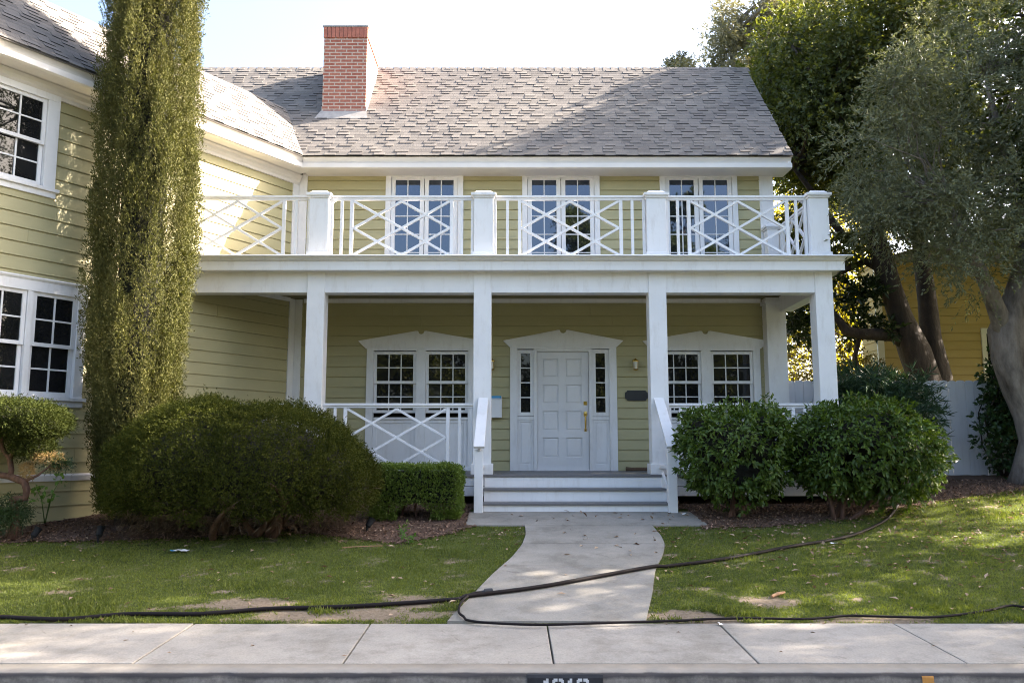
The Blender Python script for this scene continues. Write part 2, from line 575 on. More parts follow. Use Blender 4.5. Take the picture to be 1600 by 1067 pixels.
bedL = [ground_at(*p) for p in ((-160, 850), (0, 849), (150, 846), (300, 842), (430, 831), (520, 838), (620, 850), (700, 836), (744, 822))]
bedR = [ground_at(*p) for p in ((1095, 826), (1200, 824), (1300, 814), (1380, 800), (1450, 787), (1520, 775), (1600, 766), (1800, 750))]
def bed_y(x):
    for b in (bedL, bedR):
        if b[0].x <= x <= b[-1].x:
            for p, q in zip(b, b[1:]):
                if p.x <= x <= q.x:
                    return p.y + (q.y - p.y) * (x - p.x) / max(q.x - p.x, 1e-6)
    if x < bedL[0].x: return bedL[0].y
    if x > bedR[-1].x: return bedR[-1].y
    return 11.6
pathL = [ground_at(*p) for p in ((695, 976), (735, 935), (768, 900), (800, 872), (816, 852), (822, 836), (820, 822))]
pathR = [ground_at(*p) for p in ((1008, 976), (1019, 930), (1024, 890), (1036, 868), (1039, 852), (1033, 838), (1020, 824))]
def lin(pts, y):
    if y <= pts[0].y: return pts[0].x
    for p, q in zip(pts, pts[1:]):
        if p.y <= y <= q.y:
            return p.x + (q.x - p.x) * (y - p.y) / max(q.y - p.y, 1e-6)
    return pts[-1].x
SLAB_Y0 = pathL[-1].y - .02
SLAB_Y1 = 11.80
def path_x(pts, y):
    a = [lin(pts, y + k * .06) for k in (-2, -1, 0, 1, 2)]
    return sum(a) / 5
def on_path(x, y, m=0.0):
    if y < SLAB_Y0: return path_x(pathL, y) - m < x < path_x(pathR, y) + m
    if y < SLAB_Y1 + .2: return -.60 - m < x < 2.52 + m
    return False
baldspots = [(x, y, rx, ry) for (x, y, rx, ry) in [
    (*ground_at(380, 945)[:2], .7, .25), (*ground_at(570, 958)[:2], 1.2, .22), (*ground_at(650, 940)[:2], .5, .3),
    (*ground_at(1060, 962)[:2], .42, .26), (*ground_at(1200, 940)[:2], .35, .22), (*ground_at(1370, 968)[:2], .6, .12),
    (*ground_at(480, 965)[:2], .9, .12), (*ground_at(1120, 968)[:2], .5, .12)]]
def bald(x, y):
    b = 0
    for cx, cy, rx, ry in baldspots:
        d = ((x - cx) / rx) ** 2 + ((y - cy) / ry) ** 2
        b = max(b, .85 - d * .8)
    b = b * 1.3 - .12 + .75 * mnoise.noise(Vector((x * 2.3, y * 3.5, 0))) + .8 * mnoise.noise(Vector((x * 7, y * 9, 3))) + .5 * mnoise.noise(Vector((x * 19, y * 19, 7)))
    b = (b - .1) * 1.2
    nb = mnoise.noise(Vector((x * 1.1, y * 1.7, 5))) + .5 * mnoise.noise(Vector((x * 4, y * 4, 9)))
    return max(0, min(1, max(b, (nb - .6) * 1.2)))

def axis(segs):
    out = []
    for a, b, st in segs:
        n = max(1, int(round((b - a) / st)))
        out += [a + (b - a) * i / n for i in range(n)]
    return np.array(out + [segs[-1][1]])
gx = axis([(-180, -40, 20), (-40, -12, 2), (-12, 10, .09), (10, 40, 2), (40, 180, 20)])
gy = axis([(-180, -30, 15), (-30, -6.6, 2), (-6.6, 5.4, 2), (5.4, 6.9, .5), (6.94, 14.2, .09), (14.2, 30, 1.2), (30, 180, 15)])
V, B = [], []
for y in gy:
    for x in gx:
        if y < -6: z = .1
        elif y < 6.9: z = -.08
        else: z = gz(x, y)
        V.append((x, y, z))
        B.append(bald(x, y) if 6.9 < y < 12 and -12 < x < 10 else 0)
nx, ny = len(gx), len(gy)
I = np.arange(nx * ny).reshape(ny, nx)
F = np.stack([I[:-1, :-1], I[:-1, 1:], I[1:, 1:], I[1:, :-1]], axis=-1).reshape(-1, 4)
lawn = np_mesh("ground", np.array(V), F, M_ground, smooth=True, attr={"bald": B})
tag(lawn, "lawn ground with bare patches", kind="structure")

# mulch beds
def bed_mesh():
    xs, ys = np.arange(-12, 10.01, .07), np.arange(9.0, 14.6, .07)
    idx, V, F = {}, [], []
    def vid(i, j):
        if (i, j) not in idx:
            x, y = xs[i], ys[j]
            x2 = x + .03 * mnoise.noise(Vector((x * 9, y * 9, 1))); y2 = y + .03 * mnoise.noise(Vector((x * 9, y * 9, 2)))
            idx[(i, j)] = len(V)
            V.append((x2, y2, gz(x2, y2) + .012 + .02 * abs(mnoise.noise(Vector((x * 7, y * 7, 4))))))
        return idx[(i, j)]
    for i in range(len(xs) - 1):
        for j in range(len(ys) - 1):
            x, y = xs[i] + .035, ys[j] + .035
            e = bed_y(x) + .10 * mnoise.noise(Vector((x * 2.5, y * 2.5, 8)))
            if y > e and not on_path(x, y, -.02):
                F.append((vid(i, j), vid(i+1, j), vid(i+1, j+1), vid(i, j+1)))
    o = np_mesh("mulch_bed", np.array(V), np.array(F), M_mulch, smooth=True)
    tag(o, "brown bark mulch beds along the house", kind="structure")
bed_mesh()

# road, kerb, pavement
tag(MB().box(-120, 120, -6.2, KERB_Y - .01, -.06, 0.0).build("road", M_asphalt), "asphalt road", kind="structure")
def kerb():
    xs = np.arange(-30, 30.01, .05)
    prof = [(KERB_Y + .20, .03), (KERB_Y + .20, .1555), (KERB_Y + .03, .150), (KERB_Y + .008, .140), (KERB_Y + .0, .118), (KERB_Y - .012, -.02)]
    V, F = [], []
    for i, x in enumerate(xs):
        for k, (y, z) in enumerate(prof):
            e = 0
            if k in (2, 3, 4):
                n = mnoise.noise(Vector((x * 5, k, 0))) + .6 * mnoise.noise(Vector((x * 17, k, 4)))
                e = max(0, n) * (.022 if k == 3 else .012)
            V.append((x, y + e, z - e * .6))
    n = len(prof)
    for i in range(len(xs) - 1):
        for k in range(n - 1):
            a = i * n + k
            F.append((a, a + 1, a + n + 1, a + n))
    o = np_mesh("kerb", np.array(V), np.array(F), M_kerb)
    tag(o, "worn concrete kerb with black scuffs", kind="structure")
    return o
kerb()
walk_m = MB()
joints = [ground_at(px, 976).x for px in (300, 577, 855, 1125, 1400)]
w = joints[1] - joints[0]
js = [joints[0] - w * k for k in range(14, 0, -1)] + joints + [joints[-1] + w * k for k in range(1, 15)]
for a, b in zip(js, js[1:]):
    dz = random.uniform(-.0025, .0025)
    y0, y1 = KERB_Y + .208, WALK_Y1
    za, zb = .1575 + dz, .15 + .035 * (WALK_Y1 - KERB_Y) + dz
    g = .006
    walk_m.add([(a+g,y0,.02),(b-g,y0,.02),(b-g,y1,.02),(a+g,y1,.02),(a+g,y0,za),(b-g,y0,za),(b-g,y1,zb),(a+g,y1,zb)],
               [(0,3,2,1),(4,5,6,7),(0,1,5,4),(1,2,6,5),(2,3,7,6),(3,0,4,7)])
o = walk_m.build("pavement", M_conc, bevel=.006)
tag(o, "pale concrete pavement slabs", kind="structure")
tag(MB().box(-30, 30, KERB_Y + .15, WALK_Y1 - .01, -.05, .135).build("pavement_bed", M_joint), "dark joint bed below the pavement", kind="structure")

def path():
    mb = MB()
    def strip(y0, y1, n, fl, fr):
        ys = [y0 + (y1 - y0) * i / n for i in range(n + 1)]
        vs, fs = [], []
        for y in ys:
            xl, xr = fl(y), fr(y)
            for k in range(7):
                x = xl + (xr - xl) * k / 6
                vs.append((x, y, .197 + .104 * (y - WALK_Y1) + .016))
            vs.append((xl, y, gz(xl, y) - .08)); vs.append((xr, y, gz(xr, y) - .08))
        for i in range(n):
            a = i * 9
            for k in range(6):
                fs.append((a + k, a + k + 1, a + k + 10, a + k + 9))
            fs.append((a + 7, a, a + 9, a + 16)); fs.append((a + 6, a + 8, a + 17, a + 15))
        fs.append((8, 6, 5, 4, 3, 2, 1, 0, 7)); b = n * 9
        fs.append(tuple(b + k for k in (7, 0, 1, 2, 3, 4, 5, 6, 8)))
        mb.add(vs, fs)
    yj = [WALK_Y1 + .005] + [ground_at(930, py).y for py in (885, 851)] + [SLAB_Y0]
    for a, b in zip(yj, yj[1:]):
        strip(a + .004, b - .004, 14, lambda y: path_x(pathL, y), lambda y: path_x(pathR, y))
    strip(SLAB_Y0 + .004, SLAB_Y1, 3, lambda y: -.60, lambda y: 2.52)
    o = mb.build("path", M_conc_path)
    tag(o, "curving concrete garden path to the steps", kind="structure")
path()

# grass
def grass():
    n = 330000
    x = rng.uniform(-9.5, 8.5, n); y = WALK_Y1 + .0 + (rng.uniform(0, 1, n) ** 1.25) * 6.0
    keep = np.zeros(n, bool); bl = np.zeros(n)
    for i in range(n):
        a, b = x[i], y[i]
        if abs(a) > b * .66 + .3: continue
        if on_path(a, b, .015) or b > bed_y(a) + .1 + .15 * mnoise.noise(Vector((a * 3, b * 3, 8))): continue
        bd = bald(a, b)
        if rng.random() < bd * 1.15: continue
        keep[i] = True; bl[i] = bd
    x, y, bl = x[keep], y[keep], bl[keep]
    z = np.array([gz(a, b) for a, b in zip(x, y)])
    n = len(x)
    tall = np.array([max(0, mnoise.noise(Vector((a * 1.5, b * 2.2, 2)))) for a, b in zip(x, y)])
    pos = np.stack([x, y, z - .004], 1)
    d = rng.normal(0, .55, (n, 3)); d[:, 2] = 1
    L = .026 + .035 * tall
    edge = (y < WALK_Y1 + .5) & (tall > .12)
    L = np.where(edge, L * 1.25, L)
    leaves("grass", pos, d, L, np.where(edge, .010, .0060), M_grass, fold=.15, curl=.15, jit=.25)
    tag(bpy.data.objects["grass"], "short patchy green lawn grass", "grass", kind="stuff")
grass()

# ------------------------------------------------------------------ the house
WALL = 14.5
COLF = 12.45                        # front face of the porch columns
CX = .90                            # axis of the front door
XL, XR = (458 - 800) / FPX * 14.55, 4.69
ANG = R(32.5)
WD = Vector((-math.sin(ANG), -math.cos(ANG), 0))      # along the wing, towards the street
WN = Vector((math.cos(ANG), -math.sin(ANG), 0))       # outward normal of the wing wall
CORNER = Vector((XL, WALL, 0))
def main_xf(a, o, z): return (a, WALL - o, z)
def wing_xf(t, o, z):
    p = CORNER + WD * t + WN * o
    return (p.x, p.y, z)
def wing_at(px, py, out=0.03):
    d = ray(px, py)
    s = (CORNER + WN * out - Vector((0, 0, 0))).dot(WN) / d.dot(WN)
    p = d * s
    return (p - CORNER).dot(WD), EYE + p.z
def Z(py, Y, px=800): return at(px, py, Y).z

FLOOR = Z(741.5, COLF - .1)
EAVE_Y = 14.02; EAVE_Z = Z(243, EAVE_Y)
RIDGE_Y = 16.63; RIDGE_Z = Z(107.5, RIDGE_Y)
K = (RIDGE_Z - EAVE_Z) / (RIDGE_Y - EAVE_Y)
BALC = Z(398, 12.3)                 # balcony deck top
BEAM0, BEAM1 = Z(457, COLF), Z(424.5, COLF)
house = empty("house", (CX, WALL, gz(CX, 12)), "two storey pale yellow clapboard house with white porch, balcony railings and a red brick chimney", "house")

def siding(xf, a0, a1, z0, z1, holes, name, exp=.182, mat=M_siding, parent=house, z_top=None, cap=None):
    """lapped boards; holes = (a0, a1, z0, z1)"""
    mb = MB(xf)
    z = z0
    k = 0
    while z < z1 - .01:
        zt = min(z + exp, z1)
        zc = sorted({z, zt} | {e for h in holes for e in h[2:4] if z + .004 < e < zt - .004})
        rs_ = random.getstate()
        for za, zb in zip(zc, zc[1:]):
            random.setstate(rs_)
            spans = [(a0, a1)]
            for h in holes:
                if h[2] < (za + zb) / 2 < h[3]:
                    ns = []
                    for s in spans:
                        if h[1] <= s[0] or h[0] >= s[1]: ns.append(s); continue
                        if h[0] > s[0]: ns.append((s[0], h[0]))
                        if h[1] < s[1]: ns.append((h[1], s[1]))
                    spans = ns
            if cap:
                c = cap((z + zt) / 2)
                spans = [(max(s[0], c[0]), min(s[1], c[1])) for s in spans if min(s[1], c[1]) > max(s[0], c[0])]
            if za == z: prof = [(-.05, z), (-.004, z), (-.004, z + .013), (.021, z + .013), (.0215, z + .026), (.016, z + .030)]
            else: prof = [(-.05, za), (.016 - .008 * (za - z - .03) / (zt - z - .03), za)]
            if zb < prof[-1][1] + .002: continue
            prof += [(.016 - .008 * max(0, zb - z - .03) / (zt - z - .03), zb), (-.05, zb)]
            for s0, s1 in spans:
                cuts = [s0]
                x = s0 + random.uniform(1.5, 4.5)
                while x < s1 - .8:
                    cuts.append(x); x += random.uniform(2.6, 4.6)
                cuts.append(s1)
                for c0, c1 in zip(cuts, cuts[1:]):
                    mb.extr(prof, c0 + .0012, c1 - .0012)
        z = zt; k += 1
    return mb.build(name, mat, parent)

# --- openings
def px_x(px, Y, py=600): return at(px, py, Y).x
WIN_C = [px_x(657.5, WALL, 600), px_x(1103.5, WALL, 600)]
DOORS_C = [px_x(663, WALL, 330), px_x(876.5, WALL, 330), px_x(1092, WALL, 330)]
TRIM_TOP_L = Z(545, WALL)
GL_T, GL_B = Z(554, WALL), Z(640.5, WALL)
SILL_Z = Z(652, WALL)
UP_TOP = Z(274.5, WALL)
hw_win = .955; hw_door = .94; hw_up = .70
holes_low = [(c - hw_win + .1, c + hw_win - .1, FLOOR + .02, TRIM_TOP_L - .02) for c in WIN_C] + [(CX - hw_door + .1, CX + hw_door - .1, FLOOR - .1, TRIM_TOP_L + .02)]
holes_up = [(c - hw_up + .07, c + hw_up - .07, BALC - .1, UP_TOP + .05) for c in DOORS_C]
siding(main_xf, XL + .01, XR - .02, FLOOR - .02, BEAM1 - .06, holes_low, "wall")
siding(main_xf, XL + .01, XR - .02, BALC - .12, UP_TOP + .01, holes_up, "wall")
# backing, side and rear walls
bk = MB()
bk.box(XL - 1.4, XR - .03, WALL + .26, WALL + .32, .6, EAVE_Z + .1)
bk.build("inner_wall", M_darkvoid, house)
side = MB(lambda a, o, z: (XR + o, WALL + a, z))
def gable(z):
    if z < EAVE_Z: return (0.0, 4.8)
    h = (z + .1 - EAVE_Z) / K - (WALL - EAVE_Y) + .12
    return (max(h, 0), min(4.8, 2 * (RIDGE_Y - WALL) - h))
siding(lambda a, o, z: (XR - .03 + o, WALL + a, z), .0, 4.5, .8, RIDGE_Z - .25, [], "wall", cap=gable)
siding(lambda a, o, z: (a, WALL + 4.5 + o, z), -6.5, XR, .8, EAVE_Z + .05, [], "wall")

# --- wing wall
T_END = 8.2
w_up = dict(r=wing_at(91, 220), top=wing_at(95, 145), bot=wing_at(84, 296))
UW_R = wing_at(90, 225)[0]
UW_T = wing_at(97, 148)[1]; UW_B = wing_at(85, 297)[1]
UW_S = wing_at(63, 225)[0]
LW_R = wing_at(131, 560)[0]
LW_T = wing_at(130, 467)[1]; LW_B = wing_at(110, 622)[1]
siding(wing_xf, 0.0, T_END, .45, EAVE_Z - .30, [(UW_R + .08, T_END - .2, UW_B, UW_T), (LW_R + .08, T_END - .2, LW_B, LW_T)], "wall", exp=.19)
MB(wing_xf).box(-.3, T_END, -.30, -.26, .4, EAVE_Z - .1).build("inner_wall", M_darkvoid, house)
# far side of the wing
siding(lambda t, o, z: wing_xf(t, -2.05 - o, z), -1.0, T_END, .45, EAVE_Z - .3, [], "wall", exp=.19)
siding(lambda t, o, z: tuple(CORNER + WD * (T_END + o) + WN * (-t) + Vector((0, 0, z))), -.02, 2.05, .45, EAVE_Z + .9, [], "wall", exp=.19,
       cap=lambda z: (0.0, 2.05) if z < EAVE_Z else (min(1.0, (z - EAVE_Z) * .9), max(1.05, 2.05 - (z - EAVE_Z) * .9)))
wt_z = Z(742, wing_xf(wing_at(120, 742)[0], 0, 0)[1], 120)
MB(wing_xf).extr([(.0, wt_z - .07), (.035, wt_z - .07), (.05, wt_z + .0), (.0, wt_z + .035)], .14, T_END).build("water_table", M_white, house)

OV = .40
t0 = ((CORNER + WN * OV).y - EAVE_Y) / math.cos(ANG)      # where the two gutters meet
# --- corner boards, pilaster, frieze, eaves
cb = MB()
cb.box(XL + .002, XL + .15, WALL - .034, WALL + .02, BALC, UP_TOP)
cb.box(XL + .002, XL + .13, WALL - .034, WALL + .02, FLOOR, BEAM1 - .07)
cb.build("corner_board", M_white, house, bevel=.004)
cb = MB(wing_xf)
cb.box(.035, .16, -.02, .034, FLOOR, BEAM1 - .07)
cb.box(.035, .17, -.02, .034, BALC, EAVE_Z - .30)
cb.build("corner_board", M_white, house, bevel=.004)
cb = MB()
cb.box(XR - .215, XR + .03, WALL - .036, WALL + .12, BALC - .1, UP_TOP)
cb.build("corner_board", M_white, house, bevel=.004)
pl = MB()
x0, x1 = px_x(1198.5, WALL - .25, 520), px_x(1229, WALL - .25, 520)
pl.box(x0, x1, WALL - .25, WALL + .1, FLOOR, BEAM1 - .07)
pl.box(x0 - .03, x1 + .03, WALL - .28, WALL + .1, Z(472, WALL - .25) - .03, Z(472, WALL - .25) + .03)
pl.build("pilaster", M_white, house, bevel=.005)

fr = MB()
F1, F0 = Z(260, EAVE_Y + .15), UP_TOP
fr.extr([(WALL + .02, F0 - .0), (WALL - .045, F0 - .0), (WALL - .045, F0 + .06), (WALL - .075, F0 + .09), (WALL - .085, F0 + .16), (WALL - .12, F0 + .21), (WALL + .02, F0 + .21)], XL + .07, XR + .04)
fr.build("frieze", M_cream, house)
GH = .235                        # height of the boxed gutter
G0 = EAVE_Z - GH
gut = MB()
prof = [(EAVE_Y + .02, EAVE_Z - .012), (EAVE_Y + .012, EAVE_Z - .03), (EAVE_Y + .05, EAVE_Z - .085), (EAVE_Y + .065, EAVE_Z - .125), (EAVE_Y + .005, EAVE_Z - .135),
        (EAVE_Y - .0, G0 + .02), (EAVE_Y + .03, G0), (WALL + .04, G0 + .012), (WALL + .04, EAVE_Z + .2)]
gut.extr(prof, (CORNER + WN * OV - WD * 0).x - math.sin(ANG) * t0 - .01, XR + .24)
gut.build("eave", M_cream, house)
# raking boards on the gable end
rk = MB()
for s in (1, -1):
    y0, y1 = (EAVE_Y + .05, RIDGE_Y)
    pts = [(y0, EAVE_Z + .02), (y1, EAVE_Z + .02 + K * (y1 - y0))]
    if s < 0: pts = [(2 * RIDGE_Y - p[0], p[1]) for p in pts]
    (ya, za), (yb, zb) = pts
    rk.add([(XR + .19, ya, za - .24), (XR + .19, ya, za - .03), (XR + .19, yb, zb - .03), (XR + .19, yb, zb - .24),
            (XR + .235, ya, za - .24), (XR + .235, ya, za - .03), (XR + .235, yb, zb - .03), (XR + .235, yb, zb - .24)],
           [(0,1,2,3),(7,6,5,4),(0,4,5,1),(1,5,6,2),(2,6,7,3),(3,7,4,0)])
rk.build("rake_board", M_white, house)
# wing eave
OV = .40
wprof = lambda e: [(e - .02, EAVE_Z - .012), (e - .012, EAVE_Z - .03), (e - .05, EAVE_Z - .085), (e - .065, EAVE_Z - .125), (e - .005, EAVE_Z - .135),
                   (e, G0 + .02), (e - .03, G0), (-.04, G0 + .012), (-.04, EAVE_Z + .2)]
gw = MB(wing_xf)
gw.extr(wprof(OV), t0 - .22, T_END + .3)
gw.build("eave", M_cream, house)
fw = MB(wing_xf)
f0 = EAVE_Z - GH - .17
fw.extr([(-.02, f0), (.045, f0), (.045, f0 + .05), (.08, f0 + .08), (.09, f0 + .13), (.12, f0 + .168), (-.02, f0 + .168)], .04, T_END)
fw.build("frieze", M_cream, house)

# --- roofs as individual shingle tabs
def shingles(origin, along, up, length_fn, slope_len, name, parent, exposure=.112):
    """origin = eave start, along = unit along the eave, up = unit up the slope; rows of tabs with random laminations"""
    nrm = along.cross(up).normalized()
    if nrm.z < 0: nrm = -nrm
    V, F, DK = [], [], []
    rows = int(math.ceil(slope_len / exposure))
    for r in range(rows):
        s0 = r * exposure
        s1 = min(s0 + exposure, slope_len)
        a0, a1 = length_fn((s0 + s1) / 2)
        a = a0 - random.uniform(0, .25)
        was = False
        while a < a1:
            wdt = random.choice((.15, .18, .2, .22, .25))
            was = (random.random() < .62) if not was else False
            thick = .015 if was else .006
            b0, b1 = max(a, a0) + .0015, min(a + wdt, a1) - .0015
            if b1 - b0 > .02:
                drop = random.uniform(-.003, .003)
                n = len(V)
                for (aa, ss, hh) in ((b0, s0 + drop, 0), (b1, s0 + drop, 0), (b1, s1 + .01, 0), (b0, s1 + .01, 0),
                                     (b0, s0 + drop, thick), (b1, s0 + drop, thick), (b1, s1 + .01, .0035), (b0, s1 + .01, .0035)):
                    V.append(tuple(origin + along * aa + up * ss + nrm * hh))
                F += [(n+4, n+5, n+6, n+7), (n, n+1, n+5, n+4), (n+1, n+2, n+6, n+5), (n+3, n, n+4, n+7)]
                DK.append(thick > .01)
            a += wdt
    return V, F, DK
def make_roof(name, planes, parent, base):
    V, F, DK = [], [], []
    for p in planes:
        v, f, dk = shingles(*p)
        n = len(V)
        V += v; DK += dk
        F += [tuple(n + i for i in q) for q in f]
    mb = MB(); mb.v, mb.f = V, F
    for q in base:
        n = len(mb.v); mb.v += [tuple(x) for x in q]; mb.f.append(tuple(range(n, n + len(q))))
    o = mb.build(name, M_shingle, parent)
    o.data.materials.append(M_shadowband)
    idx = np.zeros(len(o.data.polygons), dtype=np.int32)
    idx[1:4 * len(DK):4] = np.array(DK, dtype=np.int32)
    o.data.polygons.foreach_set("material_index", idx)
    return o
upF = Vector((0, 1, K)).normalized(); upB = Vector((0, -1, K)).normalized()
SL = math.hypot(RIDGE_Y - EAVE_Y, RIDGE_Z - EAVE_Z)
X0R, X1R = -11.0, XR + .26
vrise = EAVE_Z
# the wing roof plane meets the main one along the valley; the main roof stops just inside it
nW = WN                                                # horizontal outward direction of the wing eave
eW = CORNER + WN * OV
HALF = 1.24 + .02                                      # eave to ridge of the wing, horizontally
def main_len(s):
    y = EAVE_Y + s * upF.y
    h = s * upF.z
    d = h / K                                          # inside the wing eave by this much at the valley
    if d <= HALF:
        # point on wing eave offset -WN*d with this y
        p0 = eW - WN * d
        t = (p0.y - y) / math.cos(ANG)
        xv = p0.x - math.sin(ANG) * t
        return (xv - X0R - .12, X1R - X0R)
    return (0, X1R - X0R)
top_z = EAVE_Z + .004
org = Vector((X0R, EAVE_Y - .03, EAVE_Z - .012))
orgB = Vector((X0R, 2 * RIDGE_Y - EAVE_Y + .03, EAVE_Z - .012))
def lower(q, d=.02): return [Vector(p) - Vector((0, 0, d)) for p in q]
main_base = [lower([(-4.2, EAVE_Y + .1, EAVE_Z - .012 + .13 * K), (X1R - .01, EAVE_Y - .02, EAVE_Z - .012), (X1R - .01, RIDGE_Y, RIDGE_Z - .01), (X0R, RIDGE_Y, RIDGE_Z - .01), (X0R, EAVE_Y + 1.6, EAVE_Z + 1.6 * K)]),
             lower([(X0R, 2*RIDGE_Y - EAVE_Y, EAVE_Z - .012), (X1R - .01, 2*RIDGE_Y - EAVE_Y, EAVE_Z - .012), (X1R - .01, RIDGE_Y, RIDGE_Z - .01), (X0R, RIDGE_Y, RIDGE_Z - .01)])]
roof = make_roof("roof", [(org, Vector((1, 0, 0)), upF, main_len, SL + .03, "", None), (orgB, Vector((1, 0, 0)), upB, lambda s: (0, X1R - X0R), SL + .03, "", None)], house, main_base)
# ridge caps
rc = MB()
x = X0R
while x < X1R:
    for s in (1, -1):
        rc.add([(x, RIDGE_Y, RIDGE_Z + .035), (x + .2, RIDGE_Y, RIDGE_Z + .018), (x + .2, RIDGE_Y - s * .14, RIDGE_Z + .018 - .14 * K), (x, RIDGE_Y - s * .14, RIDGE_Z + .035 - .14 * K),
                (x, RIDGE_Y, RIDGE_Z + .02), (x, RIDGE_Y - s * .14, RIDGE_Z + .02 - .14 * K)], [(0, 1, 2, 3), (0, 3, 5, 4)])
    x += .17
rc.build("ridge_cap", M_shingle, roof, fix=False)
upW = (-WN + Vector((0, 0, K))).normalized()
upW2 = (WN + Vector((0, 0, K))).normalized()
SLW = HALF * math.sqrt(1 + K * K)
ew0 = eW + WN * .03 + Vector((0, 0, EAVE_Z - .012))
def wing_len(s):
    d = s / math.sqrt(1 + K * K)
    # valley: on the main plane y = EAVE_Y + d
    p0 = eW - WN * d
    t = (p0.y - (EAVE_Y + d)) / math.cos(ANG)
    return (t - .10, T_END + .3)
ew1 = eW - WN * (2 * HALF + .03) + Vector((0, 0, EAVE_Z - .012))
rW0 = eW - WN * HALF + Vector((0, 0, EAVE_Z + HALF * K - .01))
wing_base = [lower([ew0 + WD * t0, ew0 + WD * (T_END + .28), rW0 + WD * (T_END + .28), rW0 + WD * wing_len(SLW)[0]]),
             lower([ew1 + WD * -2, ew1 + WD * (T_END + .28), rW0 + WD * (T_END + .28), rW0 + WD * wing_len(SLW)[0]])]
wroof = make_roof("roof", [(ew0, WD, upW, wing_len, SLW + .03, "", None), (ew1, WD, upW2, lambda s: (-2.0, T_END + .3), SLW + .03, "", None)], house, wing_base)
rc = MB()
t = wing_len(SLW)[0]
while t < T_END + .3:
    a = eW - WN * HALF + WD * t + Vector((0, 0, EAVE_Z + HALF * K + .02)); b = a + WD * .2 - Vector((0, 0, .015))
    for s in (1, -1):
        e = WN * (s * .12) - Vector((0, 0, .12 * K))
        rc.add([tuple(a), tuple(b), tuple(b + e), tuple(a + e)], [(0, 1, 2, 3)])
    t += .17
rc.build("ridge_cap", M_shingle, wroof, fix=False)

# --- chimney (a sub-part of the roof)
c0 = at(503, 177, 15.13); c1 = at(571, 177, 15.13)
CH_T = Z(42.5, 15.13, 540); cx0, cx1 = c0.x, c1.x
cy0, cy1 = 15.13, 16.45
ch = MB()
ch.box(cx0, cx1, cy0, cy1, c0.z - 1.2, CH_T - .22)
o = ch.build("chimney", M_brick, roof)
cap = MB()
n = 11
bw = (cx1 - cx0 + .03) / n
for i in range(n):                      # soldier course
    a = cx0 - .015 + i * bw
    for (ya, yb) in ((cy0 - .018, cy0 + .085), (cy1 - .085, cy1 + .018)):
        cap.box(a + .004, a + bw - .004, ya, yb, CH_T - .22, CH_T - .012 + random.uniform(-.003, .003))
m_ = 13
bw2 = (cy1 - cy0 - .19) / m_
for i in range(m_):
    a = cy0 + .095 + i * bw2
    for (xa, xb) in ((cx0 - .018, cx0 + .085), (cx1 - .085, cx1 + .018)):
        cap.box(xa, xb, a + .004, a + bw2 - .004, CH_T - .22, CH_T - .012)
cap.build("soldier_course", M_brick_soldier, roof, bevel=.003)
cm = MB().box(cx0 + .002, cx1 - .002, cy0 + .002, cy1 - .002, CH_T - .222, CH_T - .02)
cm.box(cx0 - .025, cx1 + .025, cy0 - .025, cy1 + .025, CH_T - .006, CH_T + .022)
cm.build("chimney_cap", M_flash, roof)
fl = MB()
fb = c0.z
fl.add([(cx0 - .10, cy0 - .16, fb - .165), (cx1 + .06, cy0 - .16, fb - .165), (cx1 + .02, cy0 - .012, fb + .04), (cx0 - .02, cy0 - .012, fb + .04),
        (cx0 - .10, cy0 - .16, fb - .19), (cx1 + .06, cy0 - .16, fb - .19), (cx1 + .02, cy0 - .0, fb - .02), (cx0 - .02, cy0 - .0, fb - .02)],
       [(0,1,2,3),(4,7,6,5),(0,4,5,1),(1,5,6,2),(2,6,7,3),(3,7,4,0)])
for xs, d in ((cx0, -1), (cx1, 1)):
    for k in range(9):
        ya, yb = cy0 + k * .12, cy0 + k * .12 + .125
        zt = fb + (ya - cy0) * K
        fl.box(min(xs, xs + d * .012), max(xs, xs + d * .012), ya, yb, zt - .1, zt + .13)
fl.build("flashing", M_flash, roof)

# --- windows and doors ------------------------------------------------------
def sash(mb, gm, xf, a0, a1, z0, z1, cols, rows, o, fw=.05, mw=.018, bot=None):
    """sash frame + muntins into mb, glass into gm (glass area a0..a1, z0..z1)"""
    d0, d1 = o - .035, o
    b = bot or fw
    mb.box(a0 - fw, a0, d0, d1, z0 - b, z1 + fw); mb.box(a1, a1 + fw, d0, d1, z0 - b, z1 + fw)
    mb.box(a0, a1, d0, d1 - .001, z1, z1 + fw); mb.box(a0, a1, d0, d1 - .001, z0 - b, z0)
    for i in range(1, cols):
        x = a0 + (a1 - a0) * i / cols
        mb.box(x - mw / 2, x + mw / 2, d0 + .01, d1 - .006, z0, z1)
    for j in range(1, rows):
        z = z0 + (z1 - z0) * j / rows
        mb.box(a0, a1, d0 + .011, d1 - .008, z - mw / 2, z + mw / 2)
    gm.box(a0 - .01, a1 + .01, d0 + .008, d0 + .014, z0 - .01, z1 + .01)

